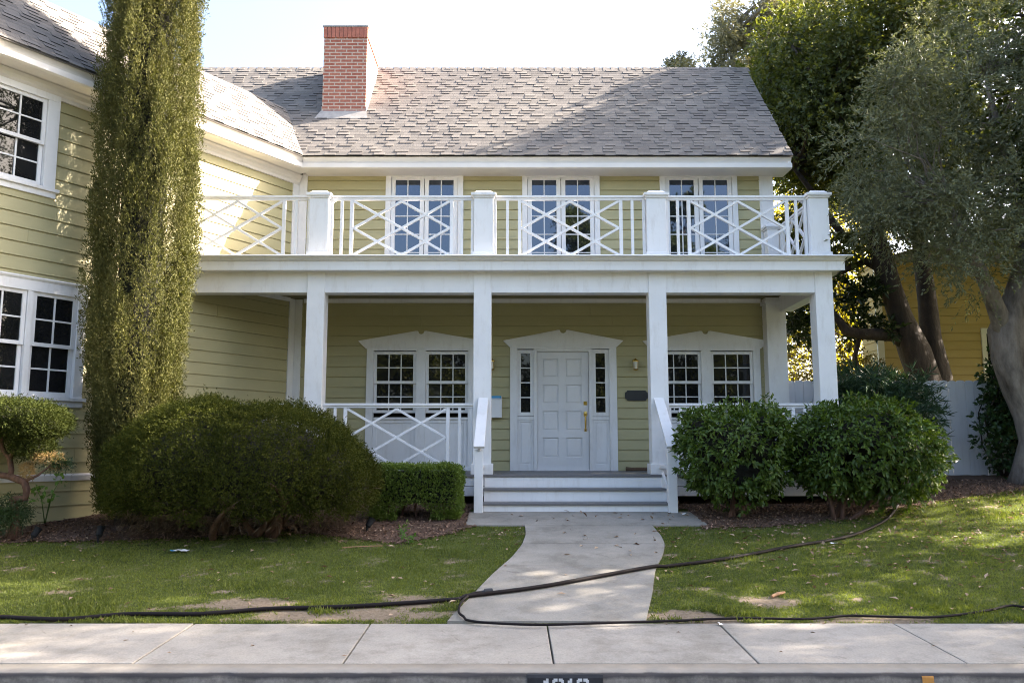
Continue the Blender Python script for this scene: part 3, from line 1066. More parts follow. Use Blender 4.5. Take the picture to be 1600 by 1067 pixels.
def pediment(mb, c, hw, z0, ztip, zap, tip, out=.05):
    r = .055
    pts = [(c - hw, z0), (c - hw - tip, ztip - .02), (c - hw - tip - .015, ztip)]
    pts += [(c - r - .035, zap)]
    for k in range(9):
        an = math.pi + math.pi * k / 8
        pts.append((c + r * math.cos(an), zap - .004 + r * math.sin(an)))
    pts += [(c + r + .035, zap), (c + hw + tip + .015, ztip), (c + hw + tip, ztip - .02), (c + hw, z0)]
    n = len(pts)
    vs = [(x, 0.0, z) for x, z in pts] + [(x, out, z) for x, z in pts]
    # fan the notch by splitting into left/right/centre pieces
    def poly(pp): mb.prism(pp, .0, out)
    poly([(c - hw, z0), (c - hw - tip, ztip - .02), (c - hw - tip - .015, ztip), (c - r - .035, zap), (c - r, zap - .004), (c - r, z0)])
    poly([(c + r, z0), (c + r, zap - .004), (c + r + .035, zap), (c + hw + tip + .015, ztip), (c + hw + tip, ztip - .02), (c + hw, z0)])
    arc = [(c + r * math.cos(math.pi + math.pi * k / 8), zap - .004 + r * math.sin(math.pi + math.pi * k / 8)) for k in range(9)]
    poly([(c - r + .0005, z0)] + [(min(max(x, c - r + .0005), c + r - .0005), z) for x, z in arc] + [(c + r - .0005, z0)])

def porch_window(c):
    mb = MB(main_xf)
    s1 = TRIM_TOP_L
    mb.box(c - hw_win, c - hw_win + .125, -.08, .042, FLOOR, s1); mb.box(c + hw_win - .125, c + hw_win, -.08, .042, FLOOR, s1)
    mb.box(c - hw_win + .125, c + hw_win - .125, -.08, .040, s1 - .035, s1)
    mb.box(c - .085, c + .085, -.08, .036, FLOOR, s1 - .035)
    pediment(mb, c, hw_win + .02, s1, Z(533, WALL), Z(517.5, WALL), .12)
    f = mb.build("window", M_white, house, bevel=.004)
    for s in (-1, 1):
        ga0, ga1 = (c - .72, c - .12) if s < 0 else (c + .13, c + .73)
        mid = (GL_T + GL_B) / 2
        sm, gm = MB(main_xf), MB(main_xf)
        a0, a1 = (c - hw_win + .125, c - .085) if s < 0 else (c + .085, c + hw_win - .125)
        a0 += .052; a1 -= .052
        sash(sm, gm, main_xf, a0, a1, mid + .022, GL_T, 3, 2, .012)
        sash(sm, gm, main_xf, a0, a1, GL_B, mid - .022, 3, 2, -.024)
        sm.build("sash", M_white, f, bevel=.002); gm.build("pane", M_glass, f)
        pm = MB(main_xf)
        p0, p1 = a0 - .05, a1 + .05
        pm.box(p0 - .0, p1 + .0, -.07, .046, SILL_Z - .035, SILL_Z)                      # sill
        pm.box(p0, p1, -.07, -.012, FLOOR, SILL_Z - .035)
        pm.box(p0, p0 + .07, -.011, .01, FLOOR, SILL_Z - .036); pm.box(p1 - .07, p1, -.011, .01, FLOOR, SILL_Z - .036)
        pm.box(p0 + .07, p1 - .07, -.011, .009, SILL_Z - .10, SILL_Z - .036); pm.box(p0 + .07, p1 - .07, -.011, .009, FLOOR, FLOOR + .13)
        pm.frustum(p0 + .09, p1 - .09, -.012, -.0119, 0, 0, 0, 0) if False else None
        pm.build("apron_panel", M_white, f, bevel=.003)
for c in WIN_C: porch_window(c)

def front_door():
    c = CX
    s1 = Z(542.5, WALL)
    L, Rr = px_x(797, WALL, 640), px_x(964, WALL, 640)
    mb = MB(main_xf)
    mb.box(L, L + .13, -.08, .045, FLOOR, s1); mb.box(Rr - .13, Rr, -.08, .045, FLOOR, s1)
    mb.box(L + .13, Rr - .13, -.08, .043, s1 - .03, s1)
    dl, dr = px_x(839, WALL, 640), px_x(920.5, WALL, 640)
    DT = Z(549, WALL)
    mb.box(dl - .055, dl, -.09, .028, FLOOR, s1 - .03); mb.box(dr, dr + .055, -.09, .028, FLOOR, s1 - .03)
    mb.box(dl, dr, -.09, .026, DT, s1 - .03)
    pediment(mb, (L + Rr) / 2, (Rr - L) / 2 + .01, s1, Z(532.5, WALL), Z(516, WALL), .10)
    mb.box(dl, dr, -.09, .03, FLOOR, FLOOR + .02)
    fr = mb.build("door_surround", M_white, house, bevel=.004)
    # door leaf
    d = MB(main_xf)
    oz = -.03
    cols = [(848, 872.8), (884, 909.3)]
    rows = [(560, 589.5), (601, 630.5), (642, 672.5), (683.5, 714)]
    X = [[px_x(a, WALL, 640), px_x(b, WALL, 640)] for a, b in cols]
    Zs = [[Z(b, WALL, 880), Z(a, WALL, 880)] for a, b in rows]
    xs = [dl + .004, X[0][0], X[0][1], X[1][0], X[1][1], dr - .004]
    d.box(xs[0], xs[5], oz - .055, oz - .026, FLOOR + .02, DT - .004)
    for i in (0, 2, 4): d.box(xs[i], xs[i+1], oz - .026, oz, FLOOR + .02, DT - .004)
    zz = [FLOOR + .02] + [v for p in reversed(Zs) for v in p] + [DT - .004]
    for a, b in ((xs[1], xs[2]), (xs[3], xs[4])):
        for k in range(0, len(zz), 2):
            d.box(a, b, oz - .026, oz - .0005, zz[k], zz[k + 1])
        for z0, z1 in Zs:
            # raised and fielded centre
            m = .035
            d.add([(a+m*.4, oz-.0255, z0+m*.4), (b-m*.4, oz-.0255, z0+m*.4), (b-m*.4, oz-.0255, z1-m*.4), (a+m*.4, oz-.0255, z1-m*.4),
                   (a+m, oz-.012, z0+m), (b-m, oz-.012, z0+m), (b-m, oz-.012, z1-m), (a+m, oz-.012, z1-m)],
                  [(4,5,6,7),(0,1,5,4),(1,2,6,5),(2,3,7,6),(3,0,4,7),(3,2,1,0)])
    dd = d.build("front_door", M_door, house, bevel=.002)
    hx = px_x(914.7, WALL, 640)
    hd = MB(main_xf)
    z0, z1 = Z(671, WALL), Z(645, WALL)
    hd.box(hx - .028, hx + .028, oz, oz + .012, z1 - .055, z1 + .02)
    hd.box(hx - .02, hx + .02, oz, oz + .010, z0 - .03, z0 + .015)
    hd.tube([(hx, oz + .01, z1 - .03), (hx, oz + .05, z1 - .05), (hx, oz + .055, (z0 + z1) / 2), (hx, oz + .05, z0 + .01), (hx, oz + .01, z0 - .005)], [.011, .012, .015, .012, .010], 10)
    hd.tube([(hx, oz + .01, z1 + .0), (hx, oz + .05, z1 + .005)], [.016, .022], 12)
    hd.build("door_handle", M_brass, dd, smooth=False)
    db = MB(main_xf)
    zb = Z(629.5, WALL)
    db.box(hx - .028, hx + .028, oz, oz + .012, zb - .035, zb + .03)
    db.tube([(hx, oz + .01, zb), (hx, oz + .03, zb)], [.022, .020], 14)
    db.build("deadbolt", M_brass, dd)
    # side lights
    for (a, b) in ((L + .13, dl - .055), (dr + .055, Rr - .13)):
        sm, gm = MB(main_xf), MB(main_xf)
        g0, g1 = Z(644, WALL), Z(552, WALL)
        fw = (b - a - .165) / 2
        sash(sm, gm, main_xf, a + fw, b - fw, g0, g1, 1, 4, .0, fw=fw, mw=.02)
        sm.build("sidelight", M_white, fr, bevel=.002); gm.build("pane", M_glass, fr)
        pm = MB(main_xf)
        zs = g0 - fw - .008
        pm.box(a, b, -.08, .012, zs - .06, zs)
        pm.box(a, b, -.08, -.02, FLOOR, zs - .06)
        pm.box(a, a + .045, -.02, -.002, FLOOR, zs - .061); pm.box(b - .045, b, -.02, -.002, FLOOR, zs - .061)
        pm.box(a + .045, b - .045, -.02, -.003, FLOOR, FLOOR + .11); pm.box(a + .045, b - .045, -.02, -.003, zs - .10, zs - .061)
        pm.box(a + .07, b - .07, -.02, -.008, FLOOR + .14, zs - .13)
        pm.build("sidelight_panel", M_white, fr, bevel=.003)
front_door()

def french_door(c):
    mb = MB(main_xf)
    top = UP_TOP
    mb.box(c - hw_up, c - hw_up + .095, -.08, .040, BALC, top); mb.box(c + hw_up - .095, c + hw_up, -.08, .040, BALC, top)
    mb.box(c - hw_up + .095, c + hw_up - .095, -.08, .030, top - .045, top)
    f = mb.build("balcony_door", M_white, house, bevel=.004)
    a0, a1 = c - hw_up + .1, c + hw_up - .1
    for s in (-1, 1):
        x0, x1 = (a0, c - .006) if s < 0 else (c + .006, a1)
        sm, gm = MB(main_xf), MB(main_xf)
        gt = Z(281.8, WALL)
        fw = .075
        sash(sm, gm, main_xf, x0 + fw, x1 - fw, BALC + .22, gt, 2, 5, .015, fw=fw, mw=.018, bot=.21)
        l = sm.build("door_leaf", M_white, f, bevel=.002); gm.build("pane", M_glass2, f)
for c in DOORS_C: french_door(c)

def wing_window(r, z0, z1, units, cols, rows, uw, name, head=True, mull=.10, trim=.13):
    """units: number of double-hung units going towards the street from the right-hand trim at t=r"""
    mb = MB(wing_xf)
    tot = trim + units * uw + (units - 1) * mull + trim
    mb.box(r, r + trim, -.08, .045, z0, z1); mb.box(r + tot - trim, r + tot, -.08, .045, z0, z1)
    mb.box(r - .0, r + tot, -.08, .046, z1, z1 + .14)
    if head: mb.extr([(.0, z1 + .141), (.055, z1 + .141), (.075, z1 + .17), (.06, z1 + .185), (.0, z1 + .20)], r - .03, r + tot + .03)
    mb.box(r - .05, r + tot + .05, -.08, .075, z0 - .045, z0); mb.box(r - .02, r + tot + .02, -.02, .04, z0 - .125, z0 - .046)
    for k in range(1, units):
        a = r + trim + k * uw + (k - 1) * mull
        mb.box(a, a + mull, -.08, .04, z0, z1)
    f = mb.build(name, M_white, house, bevel=.004)
    for k in range(units):
        a = r + trim + k * (uw + mull)
        mid = (z0 + z1) / 2
        sm, gm = MB(wing_xf), MB(wing_xf)
        sash(sm, gm, wing_xf, a + .055, a + uw - .055, mid + .022, z1 - .05, cols, rows, .015, fw=.05, mw=.022)
        sash(sm, gm, wing_xf, a + .055, a + uw - .055, z0 + .07, mid - .022, cols, rows, -.022, fw=.05, mw=.022, bot=.065)
        sm.build("sash", M_white, f, bevel=.002); gm.build("pane", M_glass, f)
wing_window(UW_R, UW_B, UW_T - .14, 1, 4, 2, 1.25, "window", head=False, trim=.16)
uw = wing_at(49, 560)[0] - wing_at(106, 560)[0] + .12
wing_window(LW_R, LW_B, LW_T - .0, 3, 2, 2, uw, "window", mull=.075)

# --- porch ------------------------------------------------------------------
COLX = [px_x(490.5, COLF, 550), px_x(753.6, COLF, 550), px_x(1029.5, COLF, 550), px_x(1292.5, COLF, 550)]
CW = .135
pf = MB()
PX0 = -5.9
PXR = COLX[3] + .28
FY = COLF - .10
y = FY
while y < WALL - .02:
    y1 = min(y + .115, WALL - .001)
    # clip at the wing wall
    xl = XL - (WALL - y) * math.tan(ANG) + .01
    pf.box(xl, PXR, y + .0012, y1 - .0012, FLOOR - .03, FLOOR)
    y = y1
pf.build("porch_floor", M_greyfloor, house, bevel=.002)
sk = MB()
sk.box(PX0 + .1, PXR - .04, FY + .04, FY + .08, FLOOR - .165, FLOOR - .032)
sk.box(PX0 + .1, PXR - .04, FY + .043, FY + .078, Z(775, FY), FLOOR - .172)
sk.box(PXR - .08, PXR - .04, FY + .082, WALL + .3, Z(775, FY), FLOOR - .033)
sk.build("porch_skirt", M_white, house, bevel=.003)
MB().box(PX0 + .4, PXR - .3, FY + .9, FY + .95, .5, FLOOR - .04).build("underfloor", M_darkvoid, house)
for i, x in enumerate(COLX):
    c = MB()
    c.box(x - CW, x + CW, COLF, COLF + 2 * CW, FLOOR + .001, BEAM1)
    c.box(x - CW - .03, x + CW + .03, COLF - .03, COLF + 2 * CW + .03, FLOOR + .0005, FLOOR + .16)
    c.build("column", M_white, house, bevel=.006)
MB().box(PX0 + .2, COLX[3] + CW - .0, COLF + .022, COLF + 2 * CW - .03, BEAM0, BEAM1 - .002).build("beam", M_white, house, bevel=.004)
MB().box(COLX[3] - CW + .03, COLX[3] + CW - .024, COLF + 2 * CW - .029, WALL - .25, BEAM0, BEAM1 - .002).build("beam", M_white, house, bevel=.004)
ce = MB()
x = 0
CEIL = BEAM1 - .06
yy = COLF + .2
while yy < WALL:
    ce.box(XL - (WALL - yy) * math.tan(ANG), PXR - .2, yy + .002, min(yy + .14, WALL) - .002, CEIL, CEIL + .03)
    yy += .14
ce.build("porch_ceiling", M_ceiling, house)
MB(main_xf).extr([(.02, CEIL - .07), (.045, CEIL - .07), (.06, CEIL - .002), (.02, CEIL - .002)], XL + .16, x0 - .03).build("ceiling_moulding", M_white, house)
MB(wing_xf).extr([(.02, CEIL - .07), (.045, CEIL - .07), (.06, CEIL - .002), (.02, CEIL - .002)], .17, 2.3).build("ceiling_moulding", M_white, house)

# --- balcony deck and its fascia
FX1, FX2 = at(1320, 415, 12.28).x, at(1334, 402, 12.16).x
zt, zm, zb = Z(397.5, 12.16), Z(407.5, 12.28), Z(422, 12.28)
dk = MB()
dk.extr([(12.28, zb), (12.28, zm - .01), (12.25, zm), (12.22, zm + .02), (12.20, zm + .045), (12.16, zm + .05), (12.16, zt - .015), (12.17, zt), (12.5, zt + .004), (12.5, zb)], PX0, FX1)
dk.add([(FX1, 12.28, zb), (FX1, 12.28, zm), (FX1, WALL + .1, zm), (FX1, WALL + .1, zb), (FX1 - .05, 12.3, zb), (FX1 - .05, WALL + .1, zb)], [(0, 3, 2, 1), (0, 4, 5, 3)])
dk.extr([(12.20, zm + .046), (12.16, zm + .051), (12.16, zt - .015), (12.17, zt - .001), (WALL + .1, zt - .001), (WALL + .1, zm + .046)], FX1 + .001, FX2)
dk.box(FX1 - .3, FX1 - .001, 12.51, WALL + .1, zb + .002, zt - .002)
dk.build("balcony_fascia", M_white, house)
db = MB()
db.box(XL - .9, FX1 - .301, 12.501, WALL - .002, BALC - .12, BALC - .02)
db.build("balcony_deck", M_greyfloor, house)

# --- balcony posts and railings
PF = 12.36
POSTX = [px_x(497.3, PF, 350), px_x(755.5, PF, 350), px_x(1026, PF, 350), px_x(1281, PF, 350)]
PH = .148
PT = Z(309, PF)
def balcony_post(x, y=PF, h=PT, hw=PH, z0=zt):
    p = MB()
    p.box(x - hw, x + hw, y, y + 2 * hw, z0, h)
    p.box(x - hw - .022, x + hw + .022, y - .022, y + 2 * hw + .022, z0 + .0005, z0 + .085)
    p.box(x - hw - .02, x + hw + .02, y - .02, y + 2 * hw + .02, h + .0005, h + .03)
    p.box(x - hw - .045, x + hw + .045, y - .045, y + 2 * hw + .045, h + .031, h + .075)
    p.frustum(x - hw - .01, x + hw + .01, y - .01, y + 2 * hw + .01, h + .0755, h + .125, .05, .05)
    return p.build("balcony_post", M_white, house, bevel=.006)
for x in POSTX: balcony_post(x)
balcony_post(XR - .08, WALL - .28, PT - .0, .1, BALC)
RT = Z(306, PF + .1)
def lattice(mb, a0, a1, z0, z1, y, stile=.05, w=.042):
    """X plus inner diamond between two stiles"""
    d = .036
    h = w / 2
    A, Bm = a0 + .004, a1 - .004
    zc, ac = (z0 + z1) / 2, (a0 + a1) / 2
    segs = [((A, z0), (Bm, z1), 0), ((A, z1), (Bm, z0), .0015), ((A, zc), (ac, z1), .003), ((ac, z1), (Bm, zc), .0045), ((Bm, zc), (ac, z0), .003), ((ac, z0), (A, zc), .0045)]
    for (p, q, e) in segs:
        mb.bar((p[0], y + e, p[1]), (q[0], y + e, q[1]), w, d, up=(0, 1, 0))
def rail_bay(x0, x1, z0, zt_, y, name, parent, pan=None, nb=2, cap=.075, xf=None, low=.05):
    """top rail, bottom rail, nb balusters each side, lattice panel in the middle"""
    mb = MB(xf)
    mb.box(x0, x1, y - cap / 2, y + cap / 2, zt_ - .035, zt_)
    mb.box(x0, x1, y - .022, y + .022, zt_ - .07, zt_ - .036)
    mb.box(x0, x1, y - .025, y + .025, z0, z0 + low)
    a0, a1 = pan
    bw = .042
    for s in (a0 - bw / 2, a1 + bw / 2):
        mb.box(s - .026, s + .026, y - .024, y + .024, z0 + low, zt_ - .071)
    for lo, hi in ((x0, a0 - .05), (a1 + .05, x1)):
        n = max(1, int(round((hi - lo) / .155)))
        for k in range(nb):
            s = lo + (hi - lo) * (k + .0) / nb + .03 if lo == x0 else hi - (hi - lo) * k / nb - .03
            mb.box(s - bw / 2, s + bw / 2, y - .021, y + .021, z0 + low, zt_ - .071)
    lattice(mb, a0 + .006, a1 - .006, z0 + low + .012, zt_ - .085, y)
    return mb.build(name, M_white, parent, bevel=.003)
RY = PF + .12
for (xa, xb), (pa, pb) in zip(((POSTX[0], POSTX[1]), (POSTX[1], POSTX[2]), (POSTX[2], POSTX[3])), ((551.5, 703.5), (814, 968), (1078.5, 1228))):
    rail_bay(xa + PH, xb - PH, zt + .001, RT, RY, "balcony_railing", house, (px_x(pa, RY, 350), px_x(pb, RY, 350)))
xw = XL - (WALL - RY) * math.tan(ANG) + .06
rail_bay(xw, POSTX[0] - PH, zt + .001, RT, RY, "balcony_railing", house, (px_x(298, RY, 350), px_x(441.5, RY, 350)))
# the return railing back to the wall on the right-hand side
side_xf = lambda a, o, z: (POSTX[3] + .02 - o, a, z)
rail_bay(PF + 2 * PH, WALL - .08, zt + .001, RT, 0.0, "balcony_railing", house, (13.05, 14.1), xf=side_xf)

# --- lower railing
LRT = Z(630, COLF + .1)
LY = COLF + .12
rail_bay(COLX[0] + CW, COLX[1] - CW, FLOOR + .055, LRT, LY, "porch_railing", house, (px_x(541, LY, 680), px_x(697.5, LY, 680)), nb=2, cap=.09)
rail_bay(COLX[2] + CW, COLX[3] - CW, FLOOR + .055, LRT, LY, "porch_railing", house, (px_x(1083, LY, 680), px_x(1238, LY, 680)), nb=2, cap=.09)
xw = XL - (WALL - LY) * math.tan(ANG) + .06
rail_bay(xw, COLX[0] - CW, FLOOR + .055, LRT, LY, "porch_railing", house, (px_x(300, LY, 680), px_x(440, LY, 680)), nb=1, cap=.09)
rail_bay(COLF + 2 * CW, WALL - .26, FLOOR + .055, LRT, 0.0, "porch_railing", house, (12.95, 14.0), nb=1, cap=.09, xf=lambda a, o, z: (COLX[3] + .02 - o, a, z))

# --- steps
SX0, SX1 = px_x(755.5, 11.9, 780), px_x(1046, 11.9, 780)
G = Z(806, 11.80)
rise = (FLOOR - G) / 3
tread = .29
st = MB(); rs = MB()
for k in range(3):
    ztop = FLOOR - k * rise
    yf = FY + .02 - k * tread
    if k:
        st.box(SX0 - .01, SX1 + .01, yf - .035, yf + tread - .001, ztop - .035, ztop)
    rs.box(SX0, SX1, yf, yf + .022, ztop - rise + (.0 if k < 2 else -.05), ztop - .036)
st.build("step_tread", M_greyfloor, house, bevel=.006)
rs.build("step_riser", M_white, house, bevel=.002)
for s, (pxa, pxb) in ((-1, (740.5, 754.5)), (1, (1044, 1058.5))):
    yb = FY + .02 - 2 * tread - .10
    xa, xb = px_x(pxa, yb, 750), px_x(pxb, yb, 750)
    ztp = Z(699, yb)
    m = MB()
    m.box(xa, xb, yb, yb + .11, gz(.9, yb) - .03, ztp - .03)
    xc = (xa + xb) / 2
    cxx = COLX[1] if s < 0 else COLX[2]
    p1 = (xc - s * .01, yb - .07, ztp + .0); p2 = (cxx - s * .02, COLF + .0, LRT + .06)
    m.bar(p1, p2, .045, .15)
    q1 = Vector(p1) + Vector((0, .08, -.07)); q2 = Vector(p2) + Vector((0, 0, -.07))
    m.bar(q1, q2, .09, .04)
    # brace and stringer
    m.bar((xc + s * -.0, yb + .08, ztp - .28), (cxx - s * .02, COLF - .03, FLOOR + .12), .05, .045)
    m.bar((xc + s * .0, yb + .08, G + .10), (cxx + s * .0, COLF - .02, FLOOR - .05), .24, .035)
    m.build("stair_handrail", M_white, house, bevel=.005)

# ------------------------------------------------------------------ vegetation
def gpt(px, py):
    return ground_at(px, py)
def twigs(pos, direc, length, k, L, W, name, mat, parent, spread=.9, droop=.3, jit=.3, **kw):
    """k leaves along each twig"""
    n = len(pos)
    d = unit(direc)
    t = rng.uniform(.05, 1, (n, k))
    l = length * rng.uniform(.6, 1.3, (n, 1))
    p = pos[:, None, :] + d[:, None, :] * (t * l)[..., None]
    p[..., 2] -= droop * (t ** 2) * l
    dd = np.repeat(d[:, None, :], k, 1) + rng.normal(0, spread, (n, k, 3)) * np.array([1, 1, .8])
    dd[..., 2] -= droop * .8
    return leaves(name, p.reshape(-1, 3), dd.reshape(-1, 3), L, W, mat, parent, jit=jit, **kw)
def in_poly(x, y, poly):
    c = False
    j = len(poly) - 1
    for i in range(len(poly)):
        if (poly[i][1] > y) != (poly[j][1] > y) and x < (poly[j][0] - poly[i][0]) * (y - poly[i][1]) / (poly[j][1] - poly[i][1]) + poly[i][0]:
            c = not c
        j = i
    return c
def clump_poly(poly, n, y0, y1, r0, r1, ok=lambda p: True):
    """clump centres scattered through a volume seen as poly, between depths y0 and y1"""
    xs = [p[0] for p in poly]; ys = [p[1] for p in poly]
    out, tries = [], 0
    while len(out) < n and tries < n * 80:
        tries += 1
        px, py = random.uniform(min(xs), max(xs)), random.uniform(min(ys), max(ys))
        if not in_poly(px, py, poly): continue
        p = at(px, py, random.uniform(y0, y1))
        if ok(p): out.append((p, random.uniform(r0, r1)))
    return out
def limb(mb, a, b, r0, r1, bend=.15, n=6, seg=7):
    a, b = Vector(a), Vector(b)
    L = (b - a).length
    off = Vector((random.gauss(0, 1), random.gauss(0, 1), random.gauss(.3, 1))) * bend * L
    pts = [a.lerp(b, i / seg) + off * (4 * (i / seg) * (1 - i / seg)) * .5 + Vector((random.gauss(0, 1), random.gauss(0, 1), random.gauss(0, 1))) * .012 * L for i in range(seg + 1)]
    pts[0] = a
    mb.tube(pts, [r0 + (r1 - r0) * i / seg for i in range(seg + 1)], n)
def branches(mb, nodes, clumps, r=.05, frac=1.0, n=6):
    """a limb from the nearest trunk node (preferring lower ones) to each clump"""
    for c, rad in clumps:
        if random.random() > frac: continue
        best = min(nodes, key=lambda q: (q - c).length + 1.2 * max(0, q.z - c.z))
        limb(mb, best, c, r * random.uniform(.7, 1.3), r * .25, .2, n)
def clump_arrays(clumps, per, flat=.8, shell=.5):
    P, D = [], []
    for c, rad in clumps:
        b = ball(per)
        rr = (rng.uniform(0, 1, per) ** shell)[:, None] * rad
        sc = np.array([1, 1, flat])
        P.append(np.array(c) + b * rr * sc); D.append(b + np.array([0, 0, .25]))
    return np.concatenate(P), np.concatenate(D)

# --- cypress column
def cypress():
    base = Vector((at(207, 640, 10.9).x, 10.9, 0))
    base.z = gz(base.x, base.y)
    t = empty("cypress", base, "tall narrow olive green cypress between the wing windows and the porch", "tree")
    top = 10.6
    def rad(z):
        h = z - base.z
        pts = [(0, .24), (.5, .32), (1.1, .41), (2, .50), (3.2, .57), (4.2, .61), (5.5, .60), (7.0, .55), (8.2, .46), (9.2, .30), (9.9, .08)]
        for (a, ra), (b, rb) in zip(pts, pts[1:]):
            if a <= h <= b: return ra + (rb - ra) * (h - a) / (b - a)
        return .05
    tr = MB()
    tr.tube([base + Vector((0, 0, -.1)), base + Vector((.02, 0, 1)), base + Vector((0, 0, 5)), base + Vector((0, 0, 9))], [.15, .12, .08, .02], 10, .2)
    o = tr.build("trunk", M_bark_dark, t, smooth=True)
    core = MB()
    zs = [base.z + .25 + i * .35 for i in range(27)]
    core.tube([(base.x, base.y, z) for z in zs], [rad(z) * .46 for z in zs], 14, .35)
    core.build("inner_shade_core", simple("cypress_inner_shade", (.012, .012, .006), .95, var=.5, scale=25, bmp=.9), t)  # solid opaque core; the shade inside the cypress is put into its colour
    P, D = [], []
    n = 1050
    for i in range(n):
        z = base.z + .05 + 9.0 * (i + random.random()) / n
        an = random.uniform(0, 2 * math.pi)
        lump = 1 + .20 * mnoise.noise(Vector((math.cos(an) * 1.6, math.sin(an) * 1.6, z * .9)))
        r = rad(z + .3) * lump * random.uniform(.74, 1.0)
        out = np.array([math.cos(an), math.sin(an), 0])
        c = np.array([base.x, base.y, z]) + out * r
        hl = random.uniform(.45, 1.05); pr = random.uniform(.065, .125) * min(1, rad(z) / .4)
        axis_ = np.array([random.gauss(0, .05), random.gauss(0, .05), 1.0]) + out * random.uniform(.02, .18)
        axis_ /= np.linalg.norm(axis_)
        k = int(560 * hl)
        tt = rng.uniform(0, 1, k)
        prof = np.sin(np.pi * np.clip(tt * .8 + .2, 0, 1)) ** .6
        b = ball(k)
        b -= axis_ * (b @ axis_)[:, None]
        b = unit(b)
        lobes = 1 + .35 * np.sin(tt * 22 + an * 5 + b[:, 0] * 4)
        P.append(c + axis_ * (tt * hl)[:, None] + b * (prof * pr * lobes * rng.uniform(.7, 1, k))[:, None])
        D.append(axis_ * 1.1 + b * .55 + rng.normal(0, .5, (k, 3)))
    leaves("crown", np.concatenate(P), np.concatenate(D), .034, .0120, M_cyp, t, fold=.3, jit=.3)
    # ragged side tufts near the left
    return t
cypress()

# --- clipped domes
def dome(ells, n, cut=lambda p: True):
    P, Nn = [], []
    areas = np.array([e[1][0] * e[1][2] + e[1][1] * e[1][2] + e[1][0] * e[1][1] for e in ells]); areas = areas / areas.sum()
    for (c, r, pw), a in zip(ells, areas):
        k = int(n * a)
        b = ball(k)
        b = np.sign(b) * np.abs(b) ** pw
        b = b / np.max(np.abs(b), axis=1, keepdims=True) if pw < .5 else b / np.linalg.norm(b, axis=1, keepdims=True) ** (1.0)
        p = np.array(c) + b * np.array(r)
        nn = unit(b / np.array(r))
        ok = np.ones(k, bool)
        for (c2, r2, _) in ells:
            if c2 is c: continue
            q = (p - np.array(c2)) / np.array(r2)
            ok &= (q ** 2).sum(1) > .93
        P.append(p[ok]); Nn.append(nn[ok])
    P, Nn = np.concatenate(P), np.concatenate(Nn)
    ok = np.array([cut(p) for p in P])
    return P[ok], Nn[ok]
def core_mesh(ells, parent, mat, s=.86, name="inner_shade_core"):  # solid filler inside the foliage, coloured as its inner shade
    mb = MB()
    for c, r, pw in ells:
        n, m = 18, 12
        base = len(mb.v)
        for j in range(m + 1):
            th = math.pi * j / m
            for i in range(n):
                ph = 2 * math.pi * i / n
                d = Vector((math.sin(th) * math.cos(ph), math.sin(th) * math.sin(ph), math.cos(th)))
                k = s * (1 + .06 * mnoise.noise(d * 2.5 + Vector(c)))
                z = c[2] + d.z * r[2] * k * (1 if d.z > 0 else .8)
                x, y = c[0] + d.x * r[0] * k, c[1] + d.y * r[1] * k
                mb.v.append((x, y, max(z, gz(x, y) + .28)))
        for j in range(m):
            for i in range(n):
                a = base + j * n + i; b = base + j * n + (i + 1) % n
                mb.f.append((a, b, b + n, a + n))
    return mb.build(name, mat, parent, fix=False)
M_core = simple("twig_shade", (.012, .012, .006), .95, var=.5, scale=22, bmp=.9)  # near-black: twigs inside the shrubs with their shade painted in

def big_juniper():
    Yc = 10.35
    def E(px, py, rx_px, ry, rz_px):
        c = at(px, py, Yc); s = Yc * 1.0 / FPX
        return (tuple(c), (rx_px * s, ry, rz_px * s), 1.0)
    ells = [E(326, 734, 142, 1.15, 104), E(425, 740, 138, 1.15, 108), E(262, 748, 78, 1.0, 84), E(250, 772, 66, .85, 70), E(500, 748, 80, .9, 80), E(548, 758, 38, .7, 46), E(395, 785, 140, .95, 52), E(345, 668, 90, .6, 38)]
    g = gpt(375, 828)
    t = empty("juniper_shrub", (at(375, 800, Yc).x, Yc, gz(at(375, 800, Yc).x, Yc)), "large clipped dark green dome of juniper in the bed left of the steps", "shrub")
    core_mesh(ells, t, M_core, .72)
    P, Nn = dome(ells, 125000, lambda p: p[2] > gz(p[0], p[1]) + .36 + .22 * mnoise.noise(Vector((p[0] * 4, p[1] * 4, 1))))
    lump = np.array([mnoise.noise(Vector(p) * 2.6) + .6 * mnoise.noise(Vector(p) * 7) for p in P])
    P = P + Nn * (lump * .10 - .05 + rng.exponential(.018, len(P)) - (rng.random(len(P)) < .4) * rng.uniform(0, .12, len(P)))[:, None]
    D = Nn * .55 + np.array([0, 0, .55]) + rng.normal(0, .5, P.shape)
    twigs(P, D, .09, 7, .030, .0095, "foliage", M_jun, t, spread=.9, droop=.1)
    # dry brown twigs underneath
    P, Nn = dome(ells, 30000, lambda p: p[2] < gz(p[0], p[1]) + .62 and p[2] > gz(p[0], p[1]) + .06)
    P = P - Nn * rng.uniform(.03, .25, (len(P), 1))
    leaves("dry_twigs", P, Nn * .6 + rng.normal(0, .6, P.shape), .11, .008, M_junbrown, t)
    st = MB()
    for k in range(9):
        a = Vector((at(375, 800, Yc).x + random.uniform(-.5, .5), Yc + random.uniform(-.3, .3), 0)); a.z = gz(a.x, a.y) - .03
        b = a + Vector((random.uniform(-.9, .9), random.uniform(-.9, .3), random.uniform(.4, .9)))
        limb(st, a, b, .05, .02, .2)
    st.build("stem", M_bark_red, t, smooth=True)
big_juniper()

